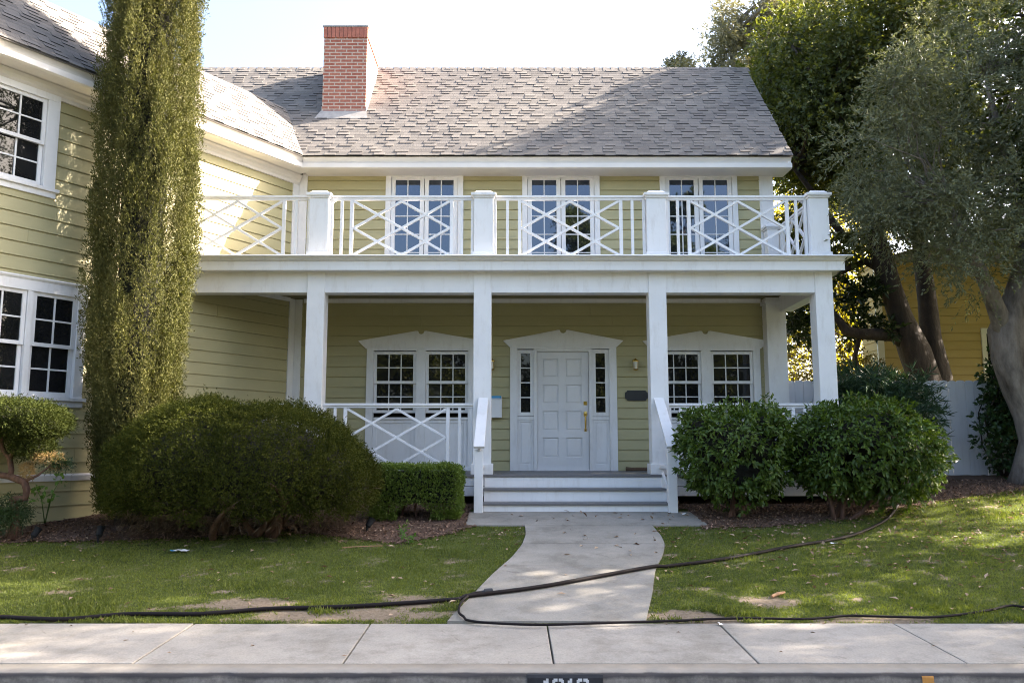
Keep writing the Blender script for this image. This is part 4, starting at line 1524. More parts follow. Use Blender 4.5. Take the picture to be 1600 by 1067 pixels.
M_jundark = leaf_mat("dark_juniper_foliage", (.012, .022, .005), (.060, .070, .014), .8, .12, nscale=2.2, patch=.4, spec=.1)
def topiary():
    Yc = 9.95
    g = gpt(62, 838)
    t = empty("topiary_juniper", (g.x, Yc, gz(g.x, Yc)), "small cloud pruned juniper with a twisted bare trunk under the wing window", "shrub")
    def E(px, py, rx, ry, rz):
        c = at(px, py, Yc); s = Yc / FPX
        return (tuple(c), (rx * s, ry, rz * s), 1.0)
    pads = [E(12, 655, 86, .55, 30), E(58, 662, 47, .42, 25), E(-40, 660, 60, .45, 30), E(52, 698, 30, .26, 20)]
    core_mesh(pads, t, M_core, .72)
    P, Nn = dome(pads, 17000)
    P = P - Nn * rng.uniform(0, .09, (len(P), 1))
    D = Nn * .6 + np.array([0, 0, .5]) + rng.normal(0, .5, P.shape)
    twigs(P, D, .085, 5, .034, .009, "foliage", M_jundark, t, spread=.6, droop=.05)
    tuft = [E(72, 712, 22, .16, 8), E(88, 722, 14, .12, 9), E(42, 735, 10, .1, 14)]
    P, Nn = dome(tuft, 700)
    twigs(P - Nn * .05, Nn + np.array([0, 0, .2]), .06, 5, .032, .008, "dry_foliage", M_jundry, t, spread=.7)
    P, Nn = dome([E(92, 722, 16, .14, 9), E(14, 800, 26, .22, 22)], 1500)
    twigs(P - Nn * .06 * rng.uniform(0, 3, (len(P), 1)), Nn, .10, 5, .036, .008, "low_foliage", M_vine, t, spread=.8)
    mb = MB()
    def path_(pts, r): mb.tube([at(px, py, Yc + dy) for px, py, dy in pts], r, 9, .25)
    path_([(18, 842, 0), (24, 815, 0), (22, 790, .02), (20, 778, 0)], [.05, .045, .042, .04])
    path_([(20, 780, 0), (40, 778, .0), (42, 765, -.03), (38, 752, -.05), (15, 744, 0), (-30, 738, .05)], [.038, .04, .042, .045, .04, .035])
    path_([(15, 747, 0), (18, 735, 0), (15, 715, .02), (6, 705, .03), (2, 690, 0), (10, 672, 0)], [.035, .032, .03, .028, .025, .02])
    path_([(15, 716, .02), (25, 700, 0), (45, 690, 0), (60, 675, 0)], [.028, .025, .02, .015])
    path_([(38, 752, -.05), (60, 742, -.1), (80, 726, -.1)], [.018, .013, .008])
    mb.build("trunk", M_bark_red, t, smooth=True)
    # small leafy sucker beside it
    w = empty("seedling", gpt(70, 815), "small light green leafy seedling against the wing wall below the white trim board", "plant")
    P = np.array([at(px + random.gauss(0, 4), py + random.gauss(0, 3), 10.15) for px, py in ((95, 745), (60, 770), (72, 778), (48, 765), (85, 776), (100, 752), (65, 760), (52, 778)) for _ in range(5)])
    leaves("leaf", P, rng.normal(0, .6, P.shape) + np.array([0, -.2, -.4]), .075, .05, M_weed, w)
    sb = MB()
    for px, py in ((95, 748), (60, 770), (85, 776)):
        sb.tube([gpt(70, 818), at((70 + px) / 2, (790 + py) / 2, 10.15), at(px, py, 10.15)], [.007, .005, .003], 5)
    sb.build("stem", M_weed, w)
topiary()

def boxwood():
    Yc = 11.45
    x0, x1 = at(584, 770, Yc).x, at(721, 770, Yc).x
    zt_ = Z(727.5, Yc - .35)
    zb_ = gz((x0 + x1) / 2, Yc)
    t = empty("boxwood_hedge", ((x0 + x1) / 2, Yc, zb_), "small square clipped boxwood hedge between the big juniper and the steps", "hedge")
    hx, hy, hz = (x1 - x0) / 2, .38, (zt_ - zb_) / 2
    c = np.array([(x0 + x1) / 2, Yc, zb_ + hz])
    MB().box(x0 + .09, x1 - .09, Yc - hy + .09, Yc + hy - .09, zb_ + .22, zt_ - .08).build("inner_shade_core", M_core, t)  # solid dark box standing for the shaded inside of the hedge
    n = 9500
    b = rng.uniform(-1, 1, (n, 3))
    ax = rng.choice(3, n, p=[.25, .45, .30]); sg = rng.choice([-1, 1], n)
    b[np.arange(n), ax] = sg
    # rounded edges
    b = b / (1 + .06 * np.maximum(0, (np.abs(b) ** 8).sum(1, keepdims=True) - 1))
    P = c + b * np.array([hx, hy, hz])
    arch = ((P[:, 0] - c[0] + .02) / .22) ** 2 + ((P[:, 2] - zb_) / .20) ** 2 < 1
    P = P[~arch]; b = b[~arch]
    nn = unit(np.sign(b) * np.abs(b) ** 6)
    lump = np.array([mnoise.noise(Vector(p) * 5) for p in P])
    P = P + nn * (lump * .035 - .03 + rng.uniform(-.04, .015, len(P)))[:, None]
    twigs(P, nn + np.array([0, 0, .5]), .05, 6, .024, .014, "foliage", M_box, t, spread=.8, droop=0)
    st = MB()
    for k in range(5):
        a = Vector((x0 + .2 + k * (x1 - x0 - .4) / 4, Yc + random.uniform(-.1, .1), zb_ - .02))
        limb(st, a, a + Vector((random.uniform(-.1, .1), 0, .35)), .018, .01, .2)
    st.build("stem", M_bark_red, t)
boxwood()

def camellia(pxs, label, Yc, stems, nl):
    ells = []
    s = Yc / FPX
    for px, py, rx, ry, rz in pxs:
        ells.append((tuple(at(px, py, Yc)), (rx * s, ry, rz * s), 1.0))
    bx = at(stems[0][0], 790, Yc).x
    t = empty("camellia_shrub", (bx, Yc, gz(bx, Yc)), label, "shrub", "rounded glossy shrubs right of the steps")
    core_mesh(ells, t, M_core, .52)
    P, Nn = dome(ells, nl, lambda p: p[2] > gz(p[0], p[1]) + .14 + .14 * mnoise.noise(Vector((p[0] * 3, p[1] * 3, 1))))
    lump = np.array([mnoise.noise(Vector(p) * 3.0) + .7 * mnoise.noise(Vector(p) * 8) for p in P])
    P = P + Nn * (lump * .11 - rng.uniform(0, .22, len(P)))[:, None]
    k = 6
    PP = np.repeat(P, k, 0) + rng.normal(0, .018, (len(P) * k, 3))
    DD = np.repeat(Nn, k, 0) + rng.normal(0, .75, (len(P) * k, 3)); DD[:, 2] -= .30
    NR = np.repeat(Nn, k, 0) + np.array([0, 0, .8])
    leaves("foliage", PP, DD, .078, .036, M_cam, t, fold=.2, curl=.15, nrm=NR)
    st = MB()
    for px, py, px2, py2 in stems:
        a = at(px, 790, Yc); a = Vector((a.x, Yc + random.uniform(-.1, .1), gz(a.x, Yc) - .03))
        limb(st, a, at(px2, py2, Yc + random.uniform(-.25, .25)), .032, .016, .12, 7)
    st.build("stem", M_bark_red, t, smooth=True)
camellia([(1148, 694, 88, .72, 68), (1115, 712, 56, .6, 66), (1185, 706, 55, .62, 70), (1150, 748, 68, .58, 46), (1120, 745, 45, .45, 42), (1180, 745, 45, .45, 40), (1195, 672, 42, .6, 44), (1100, 672, 40, .55, 40)],
         "upright glossy green shrub next to the right stair handrail", 11.35,
         [(1140, 790, 1120, 700), (1150, 790, 1160, 690), (1160, 790, 1190, 700)], 4500)
camellia([(1345, 690, 108, .85, 68), (1290, 702, 58, .7, 70), (1405, 712, 68, .75, 66), (1350, 735, 80, .6, 45), (1395, 756, 46, .5, 42), (1290, 740, 42, .45, 36), (1262, 705, 36, .5, 54), (1375, 668, 62, .7, 46)],
         "wide spreading glossy green shrub at the right end of the porch", 11.3,
         [(1300, 790, 1280, 690), (1312, 790, 1330, 690), (1322, 790, 1400, 700), (1306, 790, 1350, 660)], 6000)

# --- white board fence with scalloped tops
def fence():
    Y = 14.35
    xa, xb = XR + .08, at(1750, 600, Y).x
    zt_ = Z(594.5, Y)
    f = empty("board_fence", (xa, Y, gz(xa, Y)), "white board fence with scalloped tops behind the oleander", "fence")
    mb = MB()
    x = xa
    wv = .148
    while x < xb:
        j = random.uniform(-.006, .006)
        zb_ = gz(x, Y) - .05
        prof = [(x + .003, zb_), (x + wv - .003, zb_), (x + wv - .003, zt_ - .03 + j)]
        for k in range(7):
            an = math.pi * k / 6
            prof.append((x + wv / 2 + (wv / 2 - .003) * math.cos(an), zt_ - .028 + j + .03 * math.sin(an)))
        prof.append((x + .003, zt_ - .03 + j))
        mb.prism(prof, Y + j, Y + j + .02)
        x += wv
    mb.build("boards", M_fence, f, fix=True)
    rb = MB()
    for z in (1.35, 2.4): rb.box(xa, xb, Y + .032, Y + .075, z, z + .09)
    rb.build("rail", M_fence, f)
    x = xa + .1
    while x < xb:
        MB().box(x, x + .09, Y + .078, Y + .168, gz(x, Y) - .05, zt_ - .08).build("post", M_fence, f)
        x += 2.4
fence()

# --- neighbour's ochre house
def neighbour():
    Y = 19.4
    xa = at(1371, 520, Y).x
    n = empty("neighbour_house", (xa, Y, 1.2), "ochre clapboard house with white trim standing behind the board fence", "house")
    xb = 17.5
    wx0, wx1 = at(1424, 550, Y).x, at(1459, 550, Y).x
    wz0, wz1 = Z(592, Y), Z(515, Y)
    d0, d1 = at(1535, 550, Y).x, at(1590, 550, Y).x
    siding(lambda a, o, z: (a, Y - o, z), xa, xb, .9, 6.0, [(wx0, wx1, wz0, wz1), (d0, d1, .9, wz1)], "wall", exp=.20, mat=M_neigh, parent=n)
    siding(lambda a, o, z: (xa + .03 - o, Y + a, z), .05, .9, .9, 6.0, [], "wall", exp=.20, mat=M_neigh, parent=n)
    mb = MB(lambda a, o, z: (a, Y - o, z))
    mb.box(xa - .02, xa + .13, -.02, .04, .9, 6.0)
    mb.build("corner_board", M_neigh_trim, n)
    w = MB(lambda a, o, z: (a, Y - o, z)); g = MB(lambda a, o, z: (a, Y - o, z))
    for a, b, z0, z1 in ((wx0, wx1, wz0, wz1), (d0, d1, 1.1, wz1)):
        w = MB(lambda a, o, z: (a, Y - o, z)); g = MB(lambda a, o, z: (a, Y - o, z))
        w.box(a - .02, a + .10, -.08, .045, z0 - .03, z1 + .03); w.box(b - .10, b + .02, -.08, .045, z0 - .03, z1 + .03)
        w.box(a + .10, b - .10, -.08, .043, z1 - .09, z1 + .03); w.box(a + .10, b - .10, -.08, .043, z0 - .03, z0 + .06)
        w.box(a + .1, b - .1, -.06, .0, (z0 + z1) / 2 - .02, (z0 + z1) / 2 + .02)
        w.box((a + b) / 2 - .012, (a + b) / 2 + .012, -.06, -.01, z0 + .06, z1 - .09)
        f = w.build("window", M_neigh_trim, n)
        g.box(a + .1, b - .1, -.075, -.065, z0 + .06, z1 - .09)
        g.build("pane", M_glass, f)
    rf = MB()
    rf.prism([(xa - .04, 6.0), ((xa + xb) / 2, 7.4), (xb + .5, 6.0)], Y - .4, Y + 1.1)
    rf.build("roof", M_shingle, n)
neighbour()

# --- oleander
def oleander():
    Yc = 13.55
    c = at(1385, 700, Yc)
    t = empty("oleander", (c.x, Yc, gz(c.x, Yc)), "dark oleander with long narrow leaves in front of the board fence", "shrub")
    cl = clump_poly([(1300, 660), (1310, 598), (1350, 584), (1400, 586), (1440, 596), (1455, 618), (1452, 650), (1430, 690), (1330, 690)], 60, 13.1, 14.0, .18, .28)
    P, D = clump_arrays(cl, 22, .9)
    D[:, 2] += .25
    twigs(P, D, .22, 9, .15, .020, "foliage", M_oleander, t, spread=.75, droop=.35, curl=.12)
    mb = MB()
    nodes = [Vector((c.x + random.uniform(-.15, .15), Yc, gz(c.x, Yc) - .02)) for _ in range(6)]
    branches(mb, nodes, cl, .022, .5, 5)
    mb.build("stem", M_bark_dark, t, smooth=True)
oleander()

# --- vine / shrub beside the olive
def vine():
    t = None
    Yc = 13.9
    c = at(1580, 735, Yc)
    t = empty("dark_shrub", (c.x, Yc, gz(c.x, Yc)), "dark leafy shrub growing against the fence behind the olive trunk", "shrub")
    cl = clump_poly([(1552, 560), (1600, 545), (1660, 560), (1680, 740), (1575, 738), (1552, 700), (1540, 660), (1562, 640), (1532, 615)], 60, 13.6, 14.15, .16, .28)
    P, D = clump_arrays(cl, 34, 1.0)
    twigs(P, D, .12, 6, .085, .05, "foliage", M_vine, t, spread=.9, droop=.35)
    mb = MB()
    branches(mb, [Vector((c.x + k * .25, Yc + .2, gz(c.x, Yc) - .02)) for k in range(4)], cl, .02, .4, 5)
    mb.build("stem", M_bark_dark, t)
vine()

# --- olive tree in front on the right
def olive():
    Yo = 11.6
    b = gpt(1604, 757); Yo = b.y
    t = empty("olive_tree", b, "grey green olive tree with a pale gnarled leaning trunk on the right", "tree")
    P_ = lambda px, py, dy=0: at(px, py, Yo + dy)
    mb = MB()
    main = [Vector((b.x, b.y, b.z - .12)), P_(1604, 738), P_(1611, 690), P_(1606, 650), P_(1592, 605), P_(1578, 560), P_(1576, 520), P_(1588, 480), P_(1600, 430), P_(1612, 370)]
    mb.tube(main, [.34, .20, .17, .20, .25, .28, .27, .24, .19, .14], 18, .28)
    m2 = [P_(1574, 535), P_(1560, 490, -.1), P_(1540, 440, -.3), P_(1510, 380, -.5), P_(1480, 320, -.6)]
    mb.tube(m2, [.17, .14, .11, .08, .05], 10, .25)
    m3 = [P_(1600, 440), P_(1640, 380, .2), P_(1690, 300, .3), P_(1720, 200, .2)]
    mb.tube(m3, [.14, .12, .09, .06], 10, .25)
    m4 = [P_(1612, 380), P_(1590, 290, .4), P_(1560, 200, .3), P_(1540, 120, .2)]
    mb.tube(m4, [.12, .09, .06, .03], 9, .2)
    nodes = main[6:] + m2 + m3 + m4
    poly = [(1335, 270), (1350, 200), (1385, 150), (1410, 70), (1470, -10), (1540, -50), (1800, -50), (1830, 250), (1800, 430), (1700, 440), (1640, 420), (1565, 445), (1520, 450), (1480, 415), (1430, 405), (1390, 370), (1362, 335), (1345, 295)]
    cl = clump_poly(poly, 158, Yo - 1.7, Yo + 1.5, .22, .52)
    cl += clump_poly([(1345, 300), (1440, 290), (1460, 360), (1400, 360)], 9, Yo, Yo + 1.6, .26, .42)
    branches(mb, nodes, cl, .020, .7, 5)
    mb.build("trunk", M_bark_olive, t, smooth=True)
    P, D = clump_arrays(cl, 74, .75, .40)
    D[:, 2] += .1
    twigs(P, D, .34, 12, .075, .021, "crown", M_olive, t, spread=.55, droop=.45)
olive()

# --- the dense broadleaf tree beside the house, trunks dark against the light
def broadleaf():
    Y = 16.4
    b = at(1468, 690, Y); b = Vector((b.x, Y, gz(b.x, Y)))
    t = empty("broadleaf_tree", b, "big dense dark green tree with two dark trunks rising between the house and the fence", "tree")
    P_ = lambda px, py, dy=0: at(px, py, Y + dy)
    mb = MB()
    a = [Vector((b.x - .1, Y, b.z - .1)), P_(1446, 600), P_(1428, 550), P_(1408, 500), P_(1392, 450), P_(1376, 400), P_(1352, 330), P_(1330, 250), P_(1310, 160)]
    mb.tube(a, [.36, .33, .29, .24, .22, .20, .16, .12, .07], 12, .25)
    a2 = [Vector((b.x + .15, Y + .1, b.z - .1)), P_(1466, 590, .1), P_(1455, 530, .2), P_(1448, 470, .3), P_(1440, 400, .4), P_(1432, 300, .5), P_(1440, 200, .4), P_(1460, 100, .2)]
    mb.tube(a2, [.30, .25, .20, .18, .16, .14, .11, .06], 12, .25)
    l1 = [P_(1412, 535), P_(1395, 524, -.1), P_(1350, 522, -.2), P_(1322, 517, -.2), P_(1311, 500, -.2), P_(1290, 478, -.1), P_(1262, 470, .1)]
    mb.tube(l1, [.13, .125, .11, .10, .08, .06, .04], 9, .25)
    l2 = [P_(1385, 425), P_(1352, 408, .2), P_(1325, 420, .2), P_(1280, 440, .3), P_(1240, 455, .4)]
    mb.tube(l2, [.09, .08, .06, .05, .03], 8, .2)
    l3 = [P_(1372, 385), P_(1347, 366, .1), P_(1322, 372, .1), P_(1303, 350, .1), P_(1270, 300, .3), P_(1240, 262, .5)]
    mb.tube(l3, [.11, .09, .08, .075, .06, .04], 8, .2)
    l4 = [P_(1345, 520, -.2), P_(1335, 560, 0), P_(1350, 600, .1), P_(1372, 640, .2)]
    mb.tube(l4, [.05, .05, .055, .06], 7, .2)
    poly = [(1176, 112), (1190, 62), (1235, 38), (1280, 22), (1330, -10), (1400, -30), (1500, -40), (1560, -40), (1530, 60), (1485, 150), (1520, 260), (1500, 330), (1440, 350), (1365, 310), (1300, 265), (1262, 240), (1236, 225), (1210, 180)]
    okf = lambda p: p.x > 5.45 or p.z > RIDGE_Z + .4 - abs(p.y - RIDGE_Y) * K + .6
    cl = clump_poly(poly, 175, 15.6, 18.8, .42, .72, okf) + clump_poly([(1172, 112), (1215, 80), (1310, 290), (1250, 300), (1222, 230)], 34, 17.3, 19.2, .36, .55, okf)
    branches(mb, a[5:] + a2[4:] + l3[3:], cl, .05, .6, 6)
    cl += clump_poly([(1200, 250), (1262, 240), (1275, 330), (1240, 460), (1205, 450)], 11, 17.6, 19.0, .3, .45, lambda p: p.x > 5.4)
    low = clump_poly([(1225, 430), (1262, 300), (1300, 300), (1345, 340), (1330, 400), (1250, 400)], 5, 16.3, 17.3, .22, .34)
    branches(mb, l2 + l3, low, .02, 1, 5)
    mb.build("trunk", M_bark_dark, t, smooth=True)
    P, D = clump_arrays(cl + low, 74, .75, .45)
    D[:, 2] -= .1
    twigs(P, D, .30, 8, .105, .052, "crown", M_broad, t, spread=.9, droop=.4)
    # dark rosettes hanging from the low limb
    cl2 = clump_poly([(1280, 455), (1350, 440), (1390, 490), (1395, 520), (1330, 520), (1262, 480), (1225, 470), (1230, 520), (1280, 520)], 24, 16.1, 16.7, .14, .24)
    P, D = clump_arrays(cl2, 14, .9)
    twigs(P, D, .12, 7, .16, .055, "low_foliage", M_magnolia, t, spread=.8, droop=.3)
broadleaf()

# --- bright yellow-green shrubbery behind, in the sun
def backlit(pxpoly, n, y0, y1, label, mat, per=55, nodes_px=(1330, 600), size=.085):
    c = at(nodes_px[0], nodes_px[1], (y0 + y1) / 2)
    base = Vector((c.x, c.y, gz(c.x, c.y)))
    t = empty("bushy_tree", base, label, "tree", "trees behind the fence")
    cl = clump_poly(pxpoly, n, y0, y1, .30, .55, free)
    mb = MB()
    tr = [base + Vector((0, 0, -.1)), base + Vector((.1, 0, 1.2)), base + Vector((-.1, .1, 2.4)), base + Vector((.05, 0, 3.8))]
    mb.tube(tr, [.14, .11, .08, .04], 8, .2)
    branches(mb, tr[1:], cl, .035, .8, 5)
    mb.build("trunk", M_bark_dark, t, smooth=True)
    P, D = clump_arrays(cl, per, .9)
    twigs(P, D, .22, 7, size, size * .5, "crown", mat, t, spread=.9, droop=.3)
def free(p): return p.x < 8.3 or p.y > 22.5
backlit([(1212, 590), (1216, 470), (1222, 330), (1218, 240), (1300, 230), (1345, 330), (1372, 400), (1372, 600)], 95, 22.6, 25.5,
        "sunlit yellow green tree seen between the right porch column and the ochre house", M_yellow, 46)
backlit([(1205, 600), (1210, 520), (1330, 500), (1380, 560), (1380, 640), (1205, 640)], 26, 18.2, 19.6,
        "low bronze green bush just behind the scalloped fence beside the porch", leaf_mat("bronze_foliage", (.06, .05, .02), (.20, .14, .05), .5, .4), 40, (1290, 620), .07)
# the pale grey tree far behind the ridge
def greytree():
    Y = 27
    b = at(1150, 600, Y)
    t = empty("eucalyptus", (b.x, Y, 1.2), "pale grey green tree rising behind the right end of the roof ridge", "tree")
    poly = [(1095, 125), (1098, 88), (1118, 58), (1122, 20), (1135, 2), (1150, 30), (1172, 40), (1190, 5), (1240, -10), (1300, 10), (1290, 120)]
    cl = clump_poly(poly, 60, 26, 29, .35, .6) + clump_poly([(1050, 112), (1060, 96), (1072, 112)], 3, 26, 28, .2, .3)
    mb = MB()
    tr = [Vector((b.x, Y, 1.1)), at(1165, 420, Y), at(1160, 250, Y), at(1150, 140, Y), at(1142, 60, Y)]
    mb.tube(tr, [.3, .25, .2, .13, .05], 8, .2)
    branches(mb, tr[2:], cl, .06, .7, 5)
    mb.build("trunk", M_bark_olive, t, smooth=True)
    P, D = clump_arrays(cl, 95, .8)
    twigs(P, D, .34, 8, .12, .04, "crown", M_euc, t, spread=.8, droop=.4)
greytree()

# --- trees along the street: to the right (most shade the lawn) and opposite (seen in the panes)
def street_tree(x, y, h, r, label, mat, zlow, n=70, per=60, size=.14, lean=0):
    b = Vector((x, y, gz(x, y) if y > 7 else .1))
    t = empty("street_tree", b, label, "tree", "street trees outside the view")
    cl = []
    while len(cl) < n:
        q = Vector((random.uniform(-1, 1), random.uniform(-1, 1), random.uniform(-1, 1)))
        if q.length > 1 or q.length < .35: continue
        cl.append((b + Vector((lean, 0, (h + zlow) / 2)) + Vector((q.x * r, q.y * r, q.z * (h - zlow) / 2)), random.uniform(.14, .24) * r))
    mb = MB()
    tr = [b + Vector((0, 0, -.1)), b + Vector((lean * .2, 0, zlow * .6)), b + Vector((lean * .6, .1, zlow + .5)), b + Vector((lean, 0, (h + zlow) / 2)), b + Vector((lean, 0, h * .85))]
    mb.tube(tr, [.28, .24, .2, .14, .05], 9, .2)
    branches(mb, tr[2:], cl, .05, .7, 5)
    mb.build("trunk", M_bark_dark, t, smooth=True)
    P, D = clump_arrays(cl, per, .8)
    twigs(P, D, .36, 7, size, size * .45, "crown", mat, t, spread=.9, droop=.3)
street_tree(19.5, 7.4, 18.0, 5.0, "added huge street tree far out of view to the right, reflected in the wing panes", M_far, 2.0, 95, 60)  # unseen tree, added and sized to darken the wing pane reflection
street_tree(11.6, 9.2, 10.0, 3.2, "tall street tree out of view to the right of the olive, nearest the pavement", M_far, 2.6, 66, 34)
street_tree(15.5, 12.2, 11.5, 3.8, "tall street tree out of view to the right, set back from the pavement", M_far, 4.0, 90, 55)
street_tree(14.6, 17.6, 9.6, 2.3, "added round tree out of view beside the ochre house, shading the dark trunks", M_far, 2.5, 70, 60)  # unseen tree added to keep sun off the broadleaf trunks
street_tree(10.2, 13.4, 9.6, 2.6, "broad tree out of view behind the olive", M_far, 4.0, 70, 60)
for i, (x, y, h, r, zl) in enumerate(((-19, -16, 9.5, 4.5, .6), (-10.5, -14.5, 8.8, 4.4, .6), (-3.5, -16, 9.0, 4.4, .6), (3.3, -15, 15.0, 1.6, .8), (5, -17, 8.5, 4.4, .6), (9.6, -16, 16, 2.0, 1.0), (13, -15, 9.0, 4.4, .6), (20, -17, 10, 4.5, .6))):
    lab = ["first", "second", "third", "tall slim fourth", "fifth", "tall slim sixth", "seventh", "eighth"][i]
    street_tree(x, y, h, r, lab + " tree from the left on the far side of the street", M_far, zl, 75, 60, .22)

# ------------------------------------------------------------------ small things
def cable(name, pts, r, label, mat=M_rubber, dz=0.0):
    P = [ground_at(*p) for p in pts]
    # Catmull-Rom smoothing
    out = []
    for i in range(len(P) - 1):
        p0, p1, p2, p3 = P[max(i-1, 0)], P[i], P[i+1], P[min(i+2, len(P)-1)]
        for k in range(6):
            u = k / 6
            q = .5 * ((2 * p1) + (p2 - p0) * u + (2*p0 - 5*p1 + 4*p2 - p3) * u*u + (3*p1 - p0 - 3*p2 + p3) * u**3)
            out.append(q)
    out.append(P[-1])
    pts3 = []
    for q in out:
        z = gz(q.x, q.y)
        if q.y < WALK_Y1 + .02: z = max(.15 + .035 * (q.y - KERB_Y) + .004, z if q.y > WALK_Y1 else 0)
        elif on_path(q.x, q.y, .03): z = max(z, .197 + .104 * (q.y - WALK_Y1) + .016)
        pts3.append(Vector((q.x, q.y, z + r * .9 + .006 + dz)))
    o = MB().tube(pts3, r, 8).build(name, mat, None, smooth=True)
    return pts3, tag(o, label, "cable")
thick = [(-120, 966), (0, 968), (57, 970.6), (109, 971), (188, 964), (245, 963), (315, 963), (416, 955), (525, 952), (700, 941), (727, 938), (841, 922.7), (944, 904), (1026, 890), (1112, 879), (1202, 863), (1277, 850), (1337, 837), (1379, 818), (1397, 801), (1409, 782)]
cable("power_cable", thick, .0185, "thick black cable running across the lawn and path into the right shrub")
thin = [(752, 932), (738, 934), (724, 944), (717, 958), (720, 968), (742, 976), (800, 980), (860, 981), (950, 978), (1050, 975), (1086, 972.6), (1176, 970), (1262, 971), (1322, 966), (1375, 967), (1450, 968.5), (1502, 964), (1547, 957), (1577, 950), (1600, 952), (1700, 962)]
pts3, co = cable("extension_cable", thin, .0105, "thin black cable looping back from its plug and following the pavement edge", dz=.008)
pl_ = MB()
p0 = pts3[0]; dr_ = (pts3[0] - pts3[2]).normalized()
pl_.tube([p0, p0 + dr_ * .03, p0 + dr_ * .031, p0 + dr_ * .10, p0 + dr_ * .105], [.014, .018, .030, .030, .024], 12)
pl_.build("plug", M_black, co, smooth=False)

def spotlight(px, py, tilt, label):
    g = gpt(px, py)
    t = empty("garden_spotlight", g, label, "lamp", "black garden spotlights in the left bed")
    MB().tube([g + Vector((0, 0, -.05)), g + Vector((0, 0, .055))], [.008, .014], 8).build("spike", M_spot, t)
    h = MB()
    a = g + Vector((0, 0, .055)); d = Vector((tilt, .35, .8)).normalized()
    h.tube([a, a + d * .02, a + d * .03, a + d * .11, a + d * .135, a + d * .13], [.015, .024, .036, .040, .050, .044], 14)
    h.build("lamp_head", M_spot, t)
    l = MB().tube([a + d * .1305, a + d * .1315], [.043, .043], 14).build("lens", M_glass, t)
spotlight(49, 848, .35, "black spotlight on the far left of the bed, tilted to the right")
spotlight(153, 848, .0, "upright black spotlight on a spike in front of the wing wall")
spotlight(573, 832, .4, "black spotlight in the bed in front of the boxwood hedge")

def scrap(px, py, w, d, label, mat, lift=.012):
    g = gpt(px, py)
    mb = MB()
    n = 5
    vs, fs = [], []
    for i in range(n + 1):
        for j in range(n + 1):
            x, y = w * (i / n - .5), d * (j / n - .5)
            vs.append((g.x + x, g.y + y, g.z + lift + .012 + .02 * mnoise.noise(Vector((x * 25, y * 25, px)))))
    for i in range(n):
        for j in range(n):
            a = i * (n + 1) + j
            fs.append((a, a + 1, a + n + 2, a + n + 1))
    mb.add(vs, fs)
    o = mb.build("paper_scrap", mat, None, fix=False)
    s = o.modifiers.new("thickness", 'SOLIDIFY'); s.thickness = .0015
    tag(o, label, "litter")
    return o
scrap(283, 863, .16, .10, "crumpled white and blue wrapper lying on the left lawn", M_paperw)
q = scrap(271, 864, .06, .06, "blue corner of the wrapper on the left lawn", M_paper, .02)
scrap(1302, 851, .07, .06, "small white paper scrap on the lawn just below the thick cable", M_paperw)
scrap(1126, 977, .035, .06, "tiny white tag at the edge of the pavement beside a slab joint", M_paperw, .0)
scrap(1069, 806, .05, .04, "small white scrap on the concrete landing right of the steps", M_paperw, .02)
g0_, g1_ = gpt(1206, 935), gpt(1226, 929)
tag(MB().tube([g0_ + Vector((0, 0, .02)), (g0_ + g1_) / 2 + Vector((0, 0, .028)), g1_ + Vector((0, 0, .022))], [.014, .016, .012], 7, .3).build("stick", M_stick), "short brown stick lying on the right lawn", "stick")
g0_, g1_ = gpt(535, 857), gpt(598, 854)
tag(MB().tube([g0_ + Vector((0, 0, .012)), (g0_ + g1_) / 2 + Vector((0, 0, .015)), g1_ + Vector((0, 0, .012))], [.008, .009, .006], 6, .3).build("stick", M_stick), "thin brown stick lying along the left bed edge", "stick")

# weeds at the bed edge
def weed(px, py, h, label):
    g = gpt(px, py)
    t = empty("weed", g, label, "plant", "weeds")
    st = MB(); P, D = [], []
    for k in range(5):
        an = random.uniform(0, 6.28); tip = g + Vector((math.cos(an) * h * .35, math.sin(an) * h * .3, h * random.uniform(.6, 1)))
        st.tube([g, (g + tip) / 2 + Vector((0, 0, .02)), tip], [.004, .003, .002], 5)
        for j in range(6):
            P.append(g.lerp(tip, .2 + .8 * j / 5)); D.append((math.cos(an + j * 2.4), math.sin(an + j * 2.4), .5))
    st.build("stem", M_weed, t)
    leaves("leaf", np.array(P), np.array(D), .055, .016, M_weed, t)
weed(628, 845, .22, "pale green weed sprouting from the bed in front of the hedge")
weed(640, 850, .13, "smaller weed beside the one in front of the hedge")

# fallen leaves and bark chips
def scatter(name, n, sampler, L, W, mat, label, cat, up=.012, tilt=.35):
    P, D, Q = [], [], []
    tries = 0
    while len(P) < n and tries < n * 20:
        tries += 1
        p = sampler()
        if p is None: continue
        P.append(p); D.append((random.gauss(0, 1), random.gauss(0, 1), random.gauss(0, tilt)))
    P = np.array(P); P[:, 2] += up
    n = len(P)
    o = leaves(name, P, np.array(D), L, W, mat, None, fold=.3, jit=.05, nrm=np.tile([0, 0, 3.0], (n, 1)), lenj=.5)
    return tag(o, label, cat, kind="stuff")
def in_bed():
    x, y = random.uniform(-9, 9), random.uniform(9.3, 13.6)
    if abs(x) > y * .66 + .3 or on_path(x, y, -.02) or y < bed_y(x) - .12 + random.gauss(0, .10): return None
    if y > 12.4 and -5 < x < 5: return None
    return (x, y, gz(x, y) + .012)
scatter("mulch_chips", 26000, in_bed, .038, .018, M_chip, "brown bark chips covering the beds", "mulch", .008, .5)
